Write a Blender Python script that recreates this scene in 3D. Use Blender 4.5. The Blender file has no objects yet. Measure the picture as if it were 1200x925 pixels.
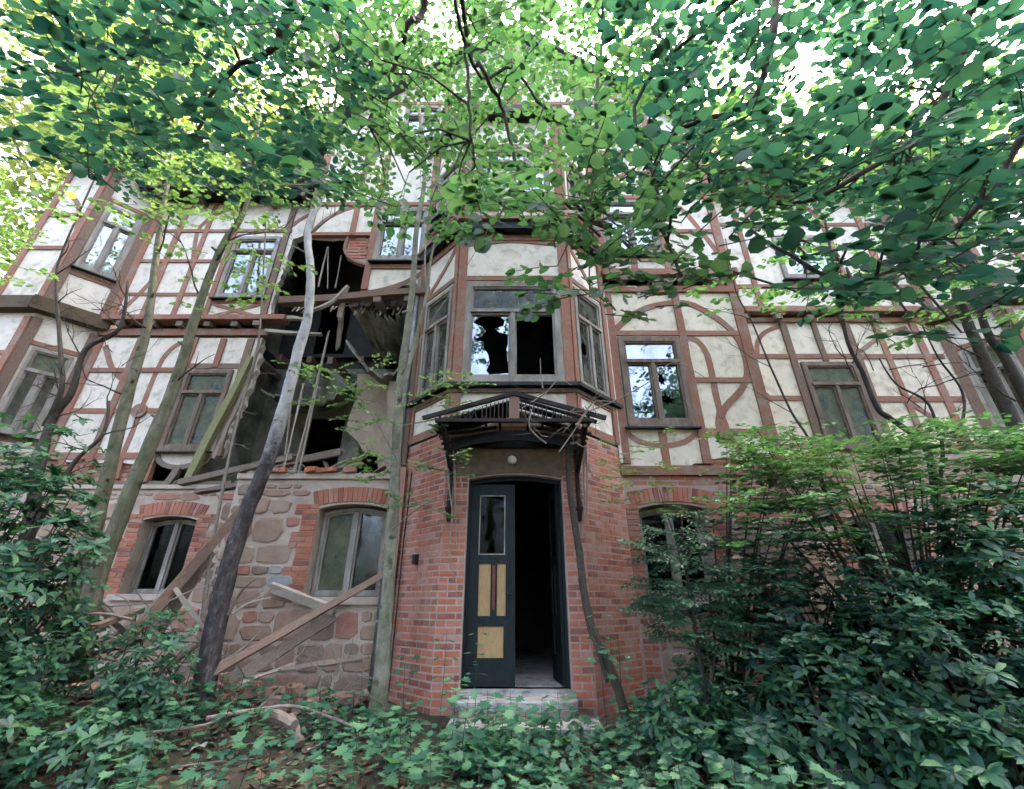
import bpy, math, random
import numpy as np
from mathutils import Vector, Matrix
from mathutils.geometry import tessellate_polygon

rnd = random.Random(11)
nr = np.random.RandomState(5)
S = bpy.context.scene
COL = S.collection
R = math.radians

# ------------------------------------------------------------------ camera
PITCH = R(25.3)
FPX = 515.0
EYE = 1.45
cam_d = bpy.data.cameras.new('camera')
cam_d.sensor_width = 36.0
cam_d.lens = FPX / 1200.0 * 36.0
cam_d.clip_start = 0.05
cam_d.clip_end = 600
cam = bpy.data.objects.new('camera', cam_d)
COL.objects.link(cam)
cam.location = (0, 0, EYE)
cam.rotation_euler = (R(90) + PITCH, 0, 0)
S.camera = cam

# ------------------------------------------------------------------ light
SUN_EL, SUN_AZ = R(64), R(34)
world = bpy.data.worlds.new('World')
S.world = world
world.use_nodes = True
wn = world.node_tree
bg = wn.nodes['Background']
sky = wn.nodes.new('ShaderNodeTexSky')
sky.sky_type = 'NISHITA'
sky.sun_disc = False
sky.sun_elevation = SUN_EL
sky.sun_rotation = SUN_AZ
sky.dust_density = 9.0
sky.air_density = 0.8
sky.ozone_density = 0.0
wn.links.new(sky.outputs[0], bg.inputs[0])
bg.inputs[1].default_value = 0.15
sun_d = bpy.data.lights.new('sun', 'SUN')
sun_d.energy = 4.2
sun_d.angle = R(0.5)
sun_d.color = (1.0, 0.93, 0.8)
sun = bpy.data.objects.new('sun', sun_d)
COL.objects.link(sun)
sd = Vector((math.sin(SUN_AZ) * math.cos(SUN_EL), math.cos(SUN_AZ) * math.cos(SUN_EL), math.sin(SUN_EL)))
sun.rotation_euler = sd.to_track_quat('Z', 'Y').to_euler()
sun.location = (0, 0, 40)
S.view_settings.view_transform = 'Standard'
S.view_settings.look = 'None'
S.view_settings.gamma = 1
S.view_settings.use_curve_mapping = False
S.view_settings.exposure = 3.9
S.render.engine = 'CYCLES'
S.cycles.max_bounces = 8
S.cycles.transparent_max_bounces = 12
S.cycles.diffuse_bounces = 4
S.cycles.transmission_bounces = 6
S.cycles.volume_bounces = 2

# ------------------------------------------------------------------ helpers
def tag(o, label=None, cat=None, group=None, kind=None):
    if label: o['label'] = label
    if cat: o['category'] = cat
    if group: o['group'] = group
    if kind: o['kind'] = kind
    return o

def empty(name, loc=(0, 0, 0)):
    o = bpy.data.objects.new(name, None)
    o.empty_display_size = 0.2
    COL.objects.link(o)
    o.location = loc
    return o

def link_mesh(name, me, parent=None):
    o = bpy.data.objects.new(name, me)
    COL.objects.link(o)
    if parent is not None:
        o.parent = parent
        # parents are empties / meshes without rotation: keep world placement
        o.matrix_parent_inverse = Matrix.Translation(-world_loc(parent))
    return o

def world_loc(o):
    v = Vector((0, 0, 0))
    m = Matrix.Identity(4)
    chain = []
    while o is not None:
        chain.append(o); o = o.parent
    for q in reversed(chain):
        m = m @ q.matrix_parent_inverse @ Matrix.Translation(q.location)
    return m.translation

class MB:
    """collects geometry for ONE mesh object"""
    def __init__(s):
        s.v, s.f, s.m, s.uv = [], [], [], []
        s.marks = []
    def face(s, idx, mat=0, uv=None):
        s.f.append(idx); s.m.append(mat); s.uv.append(uv)
    def hexa(s, p, mat=0):
        b = len(s.v); s.v += [tuple(q) for q in p]
        for q in ((0, 3, 2, 1), (4, 5, 6, 7), (0, 1, 5, 4), (1, 2, 6, 5), (2, 3, 7, 6), (3, 0, 4, 7)):
            s.face([b + i for i in q], mat)
    def box(s, F, u0, u1, z0, z1, d0, d1, mat=0):
        p = [F.P(u0, z0, d0), F.P(u1, z0, d0), F.P(u1, z0, d1), F.P(u0, z0, d1),
             F.P(u0, z1, d0), F.P(u1, z1, d0), F.P(u1, z1, d1), F.P(u0, z1, d1)]
        s.hexa(p, mat)
    def bar(s, a, b, w, h, mat=0, twist=0.0, jit=0.0, n=1):
        """squared bar between two points, n segments, optional wobble"""
        a, b = Vector(a), Vector(b)
        d = (b - a).normalized()
        up = Vector((0, 0, 1)) if abs(d.z) < 0.95 else Vector((0, 1, 0))
        x = d.cross(up).normalized(); y = x.cross(d).normalized()
        if twist:
            q = Matrix.Rotation(twist, 3, d); x = q @ x; y = q @ y
        L = (b - a).length
        base = len(s.v)
        for k in range(n + 1):
            t = k / n
            c = a.lerp(b, t)
            for sx, sy in ((-1, -1), (1, -1), (1, 1), (-1, 1)):
                j = rnd.uniform(-jit, jit); j2 = rnd.uniform(-jit, jit)
                s.v.append(tuple(c + x * (sx * w / 2 + j) + y * (sy * h / 2 + j2)))
        for k in range(n):
            o = base + 4 * k
            for i in range(4):
                i2 = (i + 1) % 4
                u = i / 4
                s.face([o + i, o + i2, o + 4 + i2, o + 4 + i], mat,
                       [(u, k / n * L), (u + .25, k / n * L), (u + .25, (k + 1) / n * L), (u, (k + 1) / n * L)])
        s.face([base + 3, base + 2, base + 1, base], mat)
        e = base + 4 * n
        s.face([e, e + 1, e + 2, e + 3], mat)
    def tube(s, pts, rad, seg=8, mat=0, rough=0.0, cap=True):
        pts = [Vector(p) for p in pts]
        if not isinstance(rad, (list, tuple)): rad = [rad] * len(pts)
        base = len(s.v)
        prev = None
        L = 0
        ls = []
        for k, p in enumerate(pts):
            if k: L += (p - pts[k - 1]).length
            ls.append(L)
            if k == 0: d = pts[1] - p
            elif k == len(pts) - 1: d = p - pts[k - 1]
            else: d = pts[k + 1] - pts[k - 1]
            if d.length < 1e-9: d = Vector((0, 0, 1))
            d.normalize()
            if prev is None:
                x = d.orthogonal().normalized()
            else:
                x = (prev - d * prev.dot(d))
                x = x.normalized() if x.length > 1e-6 else d.orthogonal().normalized()
            prev = x
            y = d.cross(x)
            for i in range(seg):
                a = 2 * math.pi * i / seg
                r = rad[k] * (1 + (rnd.uniform(-rough, rough) if rough else 0))
                s.v.append(tuple(p + (x * math.cos(a) + y * math.sin(a)) * r))
        for k in range(len(pts) - 1):
            for i in range(seg):
                i2 = (i + 1) % seg
                s.face([base + k * seg + i, base + k * seg + i2, base + (k + 1) * seg + i2, base + (k + 1) * seg + i], mat,
                       [(i / seg, ls[k]), ((i + 1) / seg, ls[k]), ((i + 1) / seg, ls[k + 1]), (i / seg, ls[k + 1])])
        if cap:
            s.face([base + i for i in reversed(range(seg))], mat)
            e = base + (len(pts) - 1) * seg
            s.face([e + i for i in range(seg)], mat)
    def poly(s, F, outer, holes=(), d0=0.0, d1=0.02, mat=0):
        """polygon in the plane of frame F (u,z), with holes, extruded from depth d0 to d1 (d1 = front)"""
        loops = [list(outer)] + [list(h) for h in holes]
        tri = tessellate_polygon([[Vector((u, z, 0)) for u, z in l] for l in loops])
        flat = [p for l in loops for p in l]
        n = len(flat); b = len(s.v)
        s.v += [tuple(F.P(u, z, d1)) for u, z in flat]
        s.v += [tuple(F.P(u, z, d0)) for u, z in flat]
        for t in tri:
            (ax, ay), (bx, by), (cx, cy) = (flat[i] for i in t)
            area = (bx - ax) * (cy - ay) - (cx - ax) * (by - ay)
            if abs(area) < 1e-10: continue
            t = list(t) if area > 0 else list(t)[::-1]
            s.face([b + i for i in t], mat, [flat[i] for i in t])
            s.face([b + n + i for i in t[::-1]], mat, [flat[i] for i in t[::-1]])
        o = 0
        for l in loops:
            m = len(l)
            for i in range(m):
                j = (i + 1) % m
                s.face([b + o + i, b + n + o + i, b + n + o + j, b + o + j], mat)
            o += m
    def ribbon(s, F, pts, w, d0, d1, mat=0):
        """timber of width w along a polyline lying in the wall"""
        P = [Vector((u, z)) for u, z in pts]
        n = len(P); L = 0; b = len(s.v); ls = []
        if not isinstance(w, (list, tuple)): w = [w] * n
        for k in range(n):
            if k: L += (P[k] - P[k - 1]).length
            ls.append(L)
            if k == 0: d = P[1] - P[0]
            elif k == n - 1: d = P[k] - P[k - 1]
            else: d = (P[k + 1] - P[k]).normalized() + (P[k] - P[k - 1]).normalized()
            d.normalize(); q = Vector((-d.y, d.x))
            w1 = w[k] * (1 + rnd.uniform(-.05, .05))
            l = P[k] + q * w1 / 2; r = P[k] - q * w1 / 2
            for (pt, dd) in ((l, d1), (r, d1), (r, d0), (l, d0)):
                s.v.append(tuple(F.P(pt.x, pt.y, dd)))
        for k in range(n - 1):
            o = b + 4 * k
            for i in range(4):
                j = (i + 1) % 4
                u0 = i * .25
                s.face([o + j, o + i, o + 4 + i, o + 4 + j], mat,
                       [(u0 + .25, ls[k]), (u0, ls[k]), (u0, ls[k + 1]), (u0 + .25, ls[k + 1])])
        s.face([b + i for i in (0, 1, 2, 3)], mat)
        e = b + 4 * (n - 1)
        s.face([e + i for i in (3, 2, 1, 0)], mat)
    def mesh(s, name, mats, smooth=False):
        me = bpy.data.meshes.new(name)
        me.from_pydata(s.v, [], s.f)
        if not isinstance(mats, (list, tuple)): mats = [mats]
        for m in mats: me.materials.append(m)
        if len(mats) > 1: me.polygons.foreach_set('material_index', s.m)
        if any(u is not None for u in s.uv):
            ul = me.uv_layers.new(name='UVMap')
            arr = []
            for f, u in zip(s.f, s.uv):
                if u is None: arr += [0.0, 0.0] * len(f)
                else:
                    for q in u: arr += [q[0], q[1]]
            ul.data.foreach_set('uv', arr)
        if smooth: me.polygons.foreach_set('use_smooth', [True] * len(me.polygons))
        me.update()
        return me
    def build_each(s, name, mats, parent=None, smooth=False):
        """one object per marked piece"""
        mk = sorted(set([0] + s.marks + [len(s.v)]))
        for a, b in zip(mk[:-1], mk[1:]):
            q = MB(); q.v = s.v[a:b]
            for f, m, u in zip(s.f, s.m, s.uv):
                if a <= f[0] < b: q.face([i - a for i in f], m, u)
            q.build(name, mats, parent, smooth)
    def build(s, name, mats, parent=None, smooth=False):
        return link_mesh(name, s.mesh(name, mats, smooth), parent)

class Frame:
    """a vertical wall plane: u runs to the right as seen from outside, d points out of the wall"""
    def __init__(s, ox, oy, ux, uy):
        l = math.hypot(ux, uy); s.o = (ox, oy); s.u = (ux / l, uy / l); s.n = (s.u[1], -s.u[0])
    def P(s, u, z, d=0.0):
        return Vector((s.o[0] + s.u[0] * u + s.n[0] * d, s.o[1] + s.u[1] * u + s.n[1] * d, z))
    def mat(s):
        return Matrix(((s.u[0], 0, s.n[0], s.o[0]), (s.u[1], 0, s.n[1], s.o[1]), (0, 1, 0, 0), (0, 0, 0, 1)))

def at(px, py, Y):
    """place measured in the 1200 x 925 photograph, at the real distance Y in front of the camera -> metres"""
    v = (462.5 - py) / FPX; c, s = math.cos(PITCH), math.sin(PITCH)
    Z = Y * (s + v * c) / (c - v * s)
    return Vector(((px - 600) / FPX * (Y * c + Z * s), Y, Z + EYE))

def gz(x, y):
    """ground height"""
    left = 0.16 * max(0, min(1, (-x - 1.2) / 2.0)) * max(0, min(1, (y - 4.6) / 1.6))
    right = 0.06 * max(0, min(1, (x - 1.8) / 2.0)) * max(0, min(1, (y - 4.2) / 2.0))
    front = 0.24 * max(0, min(1, (y - 3.4) / 1.9))
    return front + left + right + 0.04 * math.sin(x * 1.7 + y) * math.cos(y * 1.3 - x * .6) + 0.02 * math.sin(x * 5.1) * math.sin(y * 4.3) - .02

# ------------------------------------------------------------------ materials
def newmat(name):
    m = bpy.data.materials.new(name); m.use_nodes = True
    t = m.node_tree
    for n in list(t.nodes): t.nodes.remove(n)
    out = t.nodes.new('ShaderNodeOutputMaterial')
    return m, t, out
def N(t, typ, **kw):
    n = t.nodes.new(typ)
    for k, v in kw.items():
        if k.startswith('_'): setattr(n, k[1:], v)
        else: n.inputs[k].default_value = v
    return n
def ramp(t, fac, stops):
    r = t.nodes.new('ShaderNodeValToRGB')
    e = r.color_ramp.elements
    while len(e) < len(stops): e.new(0.5)
    for k, (p, c) in enumerate(stops):
        e[k].position = p; e[k].color = (c[0], c[1], c[2], 1)
    t.links.new(fac, r.inputs[0])
    return r
def mix(t, a, b, fac, mode='MIX'):
    m = t.nodes.new('ShaderNodeMix'); m.data_type = 'RGBA'; m.blend_type = mode
    for s, v in ((m.inputs[6], a), (m.inputs[7], b), (m.inputs[0], fac)):
        if hasattr(v, 'links'): t.links.new(v, s)
        elif isinstance(v, (int, float)): s.default_value = v
        else: s.default_value = (v[0], v[1], v[2], 1)
    return m.outputs[2]
def noise(t, scale, detail=6, rough=.6, vec=None, stretch=None):
    n = t.nodes.new('ShaderNodeTexNoise')
    n.inputs['Scale'].default_value = scale; n.inputs['Detail'].default_value = detail; n.inputs['Roughness'].default_value = rough
    if vec is None:
        g = t.nodes.new('ShaderNodeNewGeometry'); vec = g.outputs['Position']
    if stretch:
        mp = t.nodes.new('ShaderNodeMapping'); mp.inputs['Scale'].default_value = stretch
        t.links.new(vec, mp.inputs[0]); vec = mp.outputs[0]
    t.links.new(vec, n.inputs['Vector'])
    return n.outputs[0]
def surf(name, stops, scale=6, dirt=None, dirt_scale=1.5, dirt_pos=(.5, .7), rough=.85, bump=.3, bump_scale=40, rand=0.0, uv=False, stretch=None, spec=.3, island=False, dstretch=None, extra=None, bdist=.01):
    m, t, out = newmat(name)
    vec = None
    if uv:
        tc = t.nodes.new('ShaderNodeUVMap'); vec = tc.outputs[0]
    col = ramp(t, noise(t, scale, 8, .65, vec, stretch), stops).outputs[0]
    if extra:
        (c, sc, p0, p1) = extra
        f = ramp(t, noise(t, sc, 5, .6), [(p0, (0, 0, 0)), (p1, (1, 1, 1))]).outputs[0]
        col = mix(t, col, c, f)
    if dirt:
        f = ramp(t, noise(t, dirt_scale, 7, .7, None, dstretch), [(dirt_pos[0], (0, 0, 0)), (dirt_pos[1], (1, 1, 1))]).outputs[0]
        col = mix(t, col, dirt, f)
    if rand or island:
        if island:
            g = t.nodes.new('ShaderNodeNewGeometry'); src = g.outputs['Random Per Island']
        else:
            g = t.nodes.new('ShaderNodeObjectInfo'); src = g.outputs['Random']
        v = ramp(t, src, [(0, (1 - rand,) * 3), (1, (1 + rand,) * 3)]).outputs[0]
        mm = t.nodes.new('ShaderNodeMapRange'); t.links.new(src, mm.inputs[0])
        mm.inputs[3].default_value = 1 - rand; mm.inputs[4].default_value = 1 + rand
        hs = t.nodes.new('ShaderNodeHueSaturation'); t.links.new(mm.outputs[0], hs.inputs['Value']); t.links.new(col, hs.inputs['Color'])
        col = hs.outputs[0]
    p = t.nodes.new('ShaderNodeBsdfPrincipled')
    t.links.new(col, p.inputs['Base Color'])
    p.inputs['Roughness'].default_value = rough
    p.inputs['Specular IOR Level'].default_value = spec
    if bump:
        b = t.nodes.new('ShaderNodeBump'); b.inputs['Strength'].default_value = bump; b.inputs['Distance'].default_value = bdist
        t.links.new(noise(t, bump_scale, 6, .7, vec, stretch), b.inputs['Height']); t.links.new(b.outputs[0], p.inputs['Normal'])
    t.links.new(p.outputs[0], out.inputs[0])
    return m
def leafmat(name, cols, trans, tfac=.45, rough=.45, gloss=.05):
    """two-sided leaf: diffuse + translucent + a thin waxy sheen, colour varying leaf by leaf"""
    m, t, out = newmat(name)
    g = t.nodes.new('ShaderNodeNewGeometry')
    c = ramp(t, g.outputs['Random Per Island'], [(i / (len(cols) - 1), q) for i, q in enumerate(cols)]).outputs[0]
    mot = ramp(t, noise(t, 1.3, 3, .5), [(.3, (.75,) * 3), (.7, (1.25,) * 3)]).outputs[0]
    c = mix(t, c, mot, 1.0, 'MULTIPLY')
    ct = mix(t, trans[0], trans[1], g.outputs['Random Per Island'])
    d = t.nodes.new('ShaderNodeBsdfDiffuse'); t.links.new(c, d.inputs[0])
    tr = t.nodes.new('ShaderNodeBsdfTranslucent'); t.links.new(ct, tr.inputs[0])
    a = t.nodes.new('ShaderNodeMixShader'); a.inputs[0].default_value = tfac
    t.links.new(d.outputs[0], a.inputs[1]); t.links.new(tr.outputs[0], a.inputs[2])
    gl = t.nodes.new('ShaderNodeBsdfGlossy'); gl.inputs['Roughness'].default_value = rough; gl.inputs[0].default_value = (1, 1, 1, 1)
    b = t.nodes.new('ShaderNodeMixShader'); b.inputs[0].default_value = gloss
    t.links.new(a.outputs[0], b.inputs[1]); t.links.new(gl.outputs[0], b.inputs[2])
    t.links.new(b.outputs[0], out.inputs[0])
    return m
def glassmat(name, dirt_col, dirt_amt, refl=.22, rough=.03, lo=.35, hi=.65):
    """old window glass: see-through, mirror-like, with a film of dirt"""
    m, t, out = newmat(name)
    tr = t.nodes.new('ShaderNodeBsdfTransparent'); tr.inputs[0].default_value = (.75, .82, .8, 1)
    gl = t.nodes.new('ShaderNodeBsdfGlossy'); gl.inputs['Roughness'].default_value = rough; gl.inputs[0].default_value = (.9, .95, 1, 1)
    bp = t.nodes.new('ShaderNodeBump'); bp.inputs['Strength'].default_value = .12; bp.inputs['Distance'].default_value = .02
    t.links.new(noise(t, 2.5, 3, .5), bp.inputs['Height']); t.links.new(bp.outputs[0], gl.inputs['Normal'])
    a = t.nodes.new('ShaderNodeMixShader'); a.inputs[0].default_value = refl
    t.links.new(tr.outputs[0], a.inputs[1]); t.links.new(gl.outputs[0], a.inputs[2])
    df = t.nodes.new('ShaderNodeBsdfDiffuse')
    c = ramp(t, noise(t, 7, 6, .7), [(.3, [q * .5 for q in dirt_col]), (.7, dirt_col)]).outputs[0]
    t.links.new(c, df.inputs[0])
    b = t.nodes.new('ShaderNodeMixShader')
    f = ramp(t, noise(t, 3.2, 8, .7, None, (1, 1, .6)), [(lo, (dirt_amt * .25,) * 3), (hi, (dirt_amt,) * 3)]).outputs[0]
    t.links.new(f, b.inputs[0]); t.links.new(a.outputs[0], b.inputs[1]); t.links.new(df.outputs[0], b.inputs[2])
    t.links.new(b.outputs[0], out.inputs[0])
    return m

M = {}
M['plaster'] = surf('plaster', [(.3, (.68, .61, .50)), (.6, (.82, .755, .65))], 3, extra=((.47, .42, .33), 5, .50, .72), dirt=(.40, .36, .29), dirt_scale=1.6, dirt_pos=(.58, .82), bump=.25, bump_scale=60, dstretch=(2.6, 2.6, .45))
M['plaster_cream'] = surf('plaster_cream', [(.3, (.67, .59, .45)), (.6, (.80, .72, .57))], 3, extra=((.45, .39, .28), 5, .50, .72), dirt=(.38, .32, .24), dirt_scale=1.5, dirt_pos=(.57, .81), bump=.25, bump_scale=60, dstretch=(2.6, 2.6, .45))
M['timber'] = surf('timber_paint', [(.25, (.21, .09, .055)), (.5, (.33, .155, .10)), (.75, (.45, .27, .19))], 5, dirt=(.30, .25, .20), dirt_scale=4, dirt_pos=(.50, .66), uv=True, stretch=(14, 2.2, 1), bump=.5, bump_scale=10, rand=.12)
M['old_wood'] = surf('old_wood', [(.25, (.10, .075, .055)), (.5, (.22, .17, .13)), (.75, (.36, .29, .23))], 5, uv=True, stretch=(16, 2, 1), bump=.6, bump_scale=10, rand=.2)
M['pale_wood'] = surf('pale_wood', [(.25, (.26, .21, .15)), (.5, (.42, .36, .28)), (.75, (.55, .5, .42))], 5, uv=True, stretch=(16, 2, 1), bump=.5, bump_scale=10, rand=.15)
M['mossy_wood'] = surf('mossy_wood', [(.25, (.13, .13, .05)), (.5, (.27, .27, .12)), (.75, (.36, .33, .2))], 5, uv=True, stretch=(14, 2, 1), bump=.5, bump_scale=10, rand=.1)
M['moss_ledge'] = surf('moss_ledge', [(.3, (.05, .045, .028)), (.5, (.14, .095, .06)), (.7, (.10, .10, .04))], 5, bump=.9, bump_scale=25)
M['red_wood'] = surf('brown_board', [(.25, (.12, .075, .05)), (.5, (.23, .15, .105)), (.75, (.38, .29, .22))], 5, uv=True, stretch=(16, 2, 1), bump=.5, bump_scale=10, rand=.15)
M['frame'] = surf('window_paint', [(.25, (.17, .145, .115)), (.5, (.31, .28, .235)), (.75, (.47, .44, .39))], 9, bump=.5, bump_scale=50, stretch=(1, 1, .25))
M['frame_brown'] = surf('window_brown', [(.25, (.12, .085, .06)), (.5, (.21, .155, .115)), (.75, (.33, .27, .22))], 9, bump=.5, bump_scale=50, stretch=(1, 1, .25))
M['dark_metal'] = surf('dark_flashing', [(.3, (.012, .013, .014)), (.7, (.045, .045, .042))], 8, rough=.6, bump=.2)
M['iron'] = surf('rusty_iron', [(.3, (.018, .014, .012)), (.6, (.05, .034, .027)), (.8, (.10, .055, .035))], 12, rough=.7, bump=.4)
M['zinc'] = surf('zinc_pipe', [(.3, (.12, .13, .13)), (.7, (.3, .32, .32))], 6, rough=.45, bump=.15)
BR = []
for i, (a, b) in enumerate([((.38, .115, .06), (.48, .185, .105)), ((.41, .155, .10), (.50, .24, .17)), ((.25, .09, .06), (.34, .14, .10)), ((.43, .145, .085), (.52, .21, .14)), ((.42, .19, .135), (.52, .29, .22))]):
    BR.append(surf('brick_%d' % i, [(.3, a), (.7, b)], 14, dirt=(.46, .31, .24), dirt_scale=2.1, dirt_pos=(.50, .86), bump=.5, bump_scale=70, rough=.9, rand=.0))
M['mortar'] = surf('mortar', [(.3, (.40, .30, .25)), (.7, (.52, .42, .36))], 12, dirt=(.30, .20, .16), dirt_scale=2, bump=.4, bump_scale=50)
M['stone_mortar'] = surf('stone_mortar', [(.3, (.48, .39, .30)), (.7, (.62, .52, .42))], 10, dirt=(.32, .24, .18), dirt_scale=1.3, dirt_pos=(.5, .75), bump=.6, bump_scale=35)
STN = []
for i, (a, b) in enumerate([((.30, .175, .12), (.41, .26, .18)), ((.32, .21, .14), (.45, .31, .22)), ((.38, .155, .105), (.46, .22, .16)), ((.22, .155, .11), (.31, .23, .17)), ((.38, .26, .18), (.48, .35, .25))]):
    STN.append(surf('stone_%d' % i, [(.3, a), (.7, b)], 9, dirt=(.42, .34, .26), dirt_scale=5, dirt_pos=(.45, .8), bump=.7, bump_scale=28, rough=.92))
M['grey_block'] = surf('grey_block', [(.3, (.30, .29, .27)), (.7, (.40, .39, .37))], 12, bump=.4)
M['slab'] = surf('step_stone', [(.3, (.36, .34, .31)), (.7, (.52, .50, .47))], 10, dirt=(.10, .11, .07), dirt_scale=4, dirt_pos=(.5, .66), bump=.5)
M['lintel'] = surf('lintel_plaster', [(.3, (.13, .095, .06)), (.7, (.24, .18, .12))], 9, dirt=(.10, .08, .06), dirt_scale=3, bump=.4)
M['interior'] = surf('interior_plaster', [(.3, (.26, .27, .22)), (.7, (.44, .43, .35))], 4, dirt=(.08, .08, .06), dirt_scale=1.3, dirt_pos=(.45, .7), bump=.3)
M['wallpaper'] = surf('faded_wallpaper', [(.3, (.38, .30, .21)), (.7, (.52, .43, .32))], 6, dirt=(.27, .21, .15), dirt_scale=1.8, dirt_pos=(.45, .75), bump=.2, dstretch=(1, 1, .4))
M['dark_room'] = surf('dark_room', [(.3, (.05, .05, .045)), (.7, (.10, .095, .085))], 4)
M['door_green'] = surf('door_paint', [(.3, (.006, .013, .013)), (.7, (.018, .028, .027))], 12, rough=.5, bump=.3, stretch=(1, 1, .3))
M['door_ochre'] = surf('door_ochre', [(.3, (.38, .24, .10)), (.7, (.52, .36, .18))], 22, bump=.3, stretch=(3, 1, .4), dirt=(.25, .15, .07), dirt_scale=9, dirt_pos=(.6, .75))
M['door_red'] = surf('door_red', [(.3, (.14, .05, .04)), (.7, (.22, .09, .07))], 20)
M['roof'] = surf('roof_slate', [(.3, (.05, .05, .055)), (.7, (.11, .11, .115))], 10)
M['globe'] = surf('opal_glass', [(.3, (.60, .56, .46)), (.7, (.72, .68, .58))], 8, rough=.25, bump=0)
M['ground'] = surf('forest_soil', [(.25, (.018, .014, .010)), (.5, (.05, .038, .027)), (.72, (.11, .085, .06))], 9, dirt=(.035, .05, .02), dirt_scale=2.5, dirt_pos=(.45, .7), bump=1.0, bump_scale=30)
M['bark_olive'] = surf('bark_olive', [(.25, (.10, .095, .055)), (.5, (.19, .175, .11)), (.8, (.34, .32, .23))], 12, extra=((.05, .045, .03), 6, .60, .68), dirt=(.09, .11, .045), dirt_scale=5, dirt_pos=(.45, .7), bump=.9, bump_scale=30, stretch=(1, 1, .3), bdist=.03)
M['bark_slim'] = surf('bark_slim', [(.25, (.13, .12, .085)), (.5, (.27, .25, .185)), (.8, (.44, .42, .33))], 10, extra=((.06, .05, .035), 7, .60, .68), dirt=(.11, .14, .055), dirt_scale=3.5, dirt_pos=(.45, .7), bump=.8, bump_scale=30, stretch=(1, 1, .5), bdist=.025)
M['bark_dark'] = surf('bark_dark', [(.25, (.02, .016, .014)), (.5, (.05, .04, .034)), (.8, (.12, .10, .09))], 9, bump=.9, bump_scale=30, stretch=(1, 1, .4))
M['bark_twig'] = surf('bark_twig', [(.25, (.035, .028, .02)), (.8, (.10, .085, .06))], 20, bump=0)
M['dead_twig'] = surf('dead_twig', [(.25, (.18, .145, .11)), (.8, (.38, .32, .26))], 20, bump=0)

# birch-like charred trunk: dark, flaking below, silver above (its own colouring with height)
def charred():
    m, t, out = newmat('bark_charred')
    g = t.nodes.new('ShaderNodeNewGeometry'); sp = t.nodes.new('ShaderNodeSeparateXYZ'); t.links.new(g.outputs['Position'], sp.inputs[0])
    pale = ramp(t, noise(t, 8, 8, .7, None, (1, 1, .5)), [(.3, (.12, .11, .10)), (.46, (.42, .41, .39)), (.75, (.60, .58, .55))]).outputs[0]
    dark = ramp(t, noise(t, 14, 8, .8, None, (1, 1, .45)), [(.35, (.018, .015, .013)), (.54, (.07, .058, .052)), (.72, (.27, .24, .22))]).outputs[0]
    sm = t.nodes.new('ShaderNodeMath'); sm.operation = 'MULTIPLY_ADD'; sm.inputs[1].default_value = 1.6; sm.inputs[2].default_value = -.8
    t.links.new(noise(t, 6, 5, .8), sm.inputs[0])
    ad = t.nodes.new('ShaderNodeMath'); ad.operation = 'ADD'; t.links.new(sp.outputs[2], ad.inputs[0]); t.links.new(sm.outputs[0], ad.inputs[1])
    mr = t.nodes.new('ShaderNodeMapRange'); mr.inputs[1].default_value = 3.3; mr.inputs[2].default_value = 4.0; t.links.new(ad.outputs[0], mr.inputs[0])
    c = mix(t, dark, pale, mr.outputs[0])
    p = t.nodes.new('ShaderNodeBsdfPrincipled'); t.links.new(c, p.inputs['Base Color']); p.inputs['Roughness'].default_value = .85
    b = t.nodes.new('ShaderNodeBump'); b.inputs['Strength'].default_value = .9; b.inputs['Distance'].default_value = .015
    t.links.new(noise(t, 22, 6, .7, None, (1, 1, .5)), b.inputs['Height']); t.links.new(b.outputs[0], p.inputs['Normal'])
    t.links.new(p.outputs[0], out.inputs[0]); return m
M['bark_charred'] = charred()

M['leaf_beech'] = leafmat('leaf_beech', [(.02, .07, .04), (.04, .12, .055), (.06, .15, .06)], ((.05, .17, .045), (.15, .30, .085)), .48)
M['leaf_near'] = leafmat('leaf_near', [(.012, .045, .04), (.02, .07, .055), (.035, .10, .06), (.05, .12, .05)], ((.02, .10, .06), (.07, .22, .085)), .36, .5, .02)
M['leaf_maple'] = leafmat('leaf_maple', [(.04, .12, .045), (.06, .16, .05), (.09, .20, .06)], ((.14, .30, .06), (.26, .42, .10)), .5)
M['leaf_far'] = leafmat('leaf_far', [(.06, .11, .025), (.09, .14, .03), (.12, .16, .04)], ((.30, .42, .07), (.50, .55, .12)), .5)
M['leaf_rhodo'] = leafmat('leaf_rhodo', [(.012, .06, .04), (.022, .095, .055), (.045, .15, .07), (.08, .19, .06)], ((.04, .17, .05), (.12, .34, .08)), .28, .5, .035)
M['leaf_herb'] = leafmat('leaf_herb', [(.02, .09, .055), (.04, .14, .075), (.09, .22, .10)], ((.08, .28, .10), (.18, .42, .14)), .35, .5, .03)
M['leaf_yew'] = leafmat('leaf_yew', [(.012, .055, .03), (.025, .09, .045), (.05, .14, .06)], ((.05, .14, .06), (.09, .22, .08)), .3, .5, .03)
M['leaf_layer'] = leafmat('leaf_layer', [(.04, .15, .055), (.065, .21, .07), (.10, .27, .08)], ((.08, .24, .05), (.18, .36, .09)), .42)
M['leaf_litter'] = surf('leaf_litter', [(.3, (.10, .055, .03)), (.6, (.15, .10, .065)), (.8, (.26, .19, .12))], 5, island=True, rand=.5, bump=0)
M['glass_sky'] = glassmat('glass_mirror', (.20, .24, .22), .40, .34)
M['glass_dirty'] = glassmat('glass_dusty', (.24, .25, .21), .85, .13, .1, .3, .6)
M['glass_green'] = glassmat('glass_algae', (.21, .23, .14), .95, .06, .2, .2, .55)
M['glass_dusk'] = glassmat('glass_dusk', (.16, .18, .16), .75, .07)
M['glass_dark'] = glassmat('glass_dark', (.035, .055, .05), .7, .012)

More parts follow.
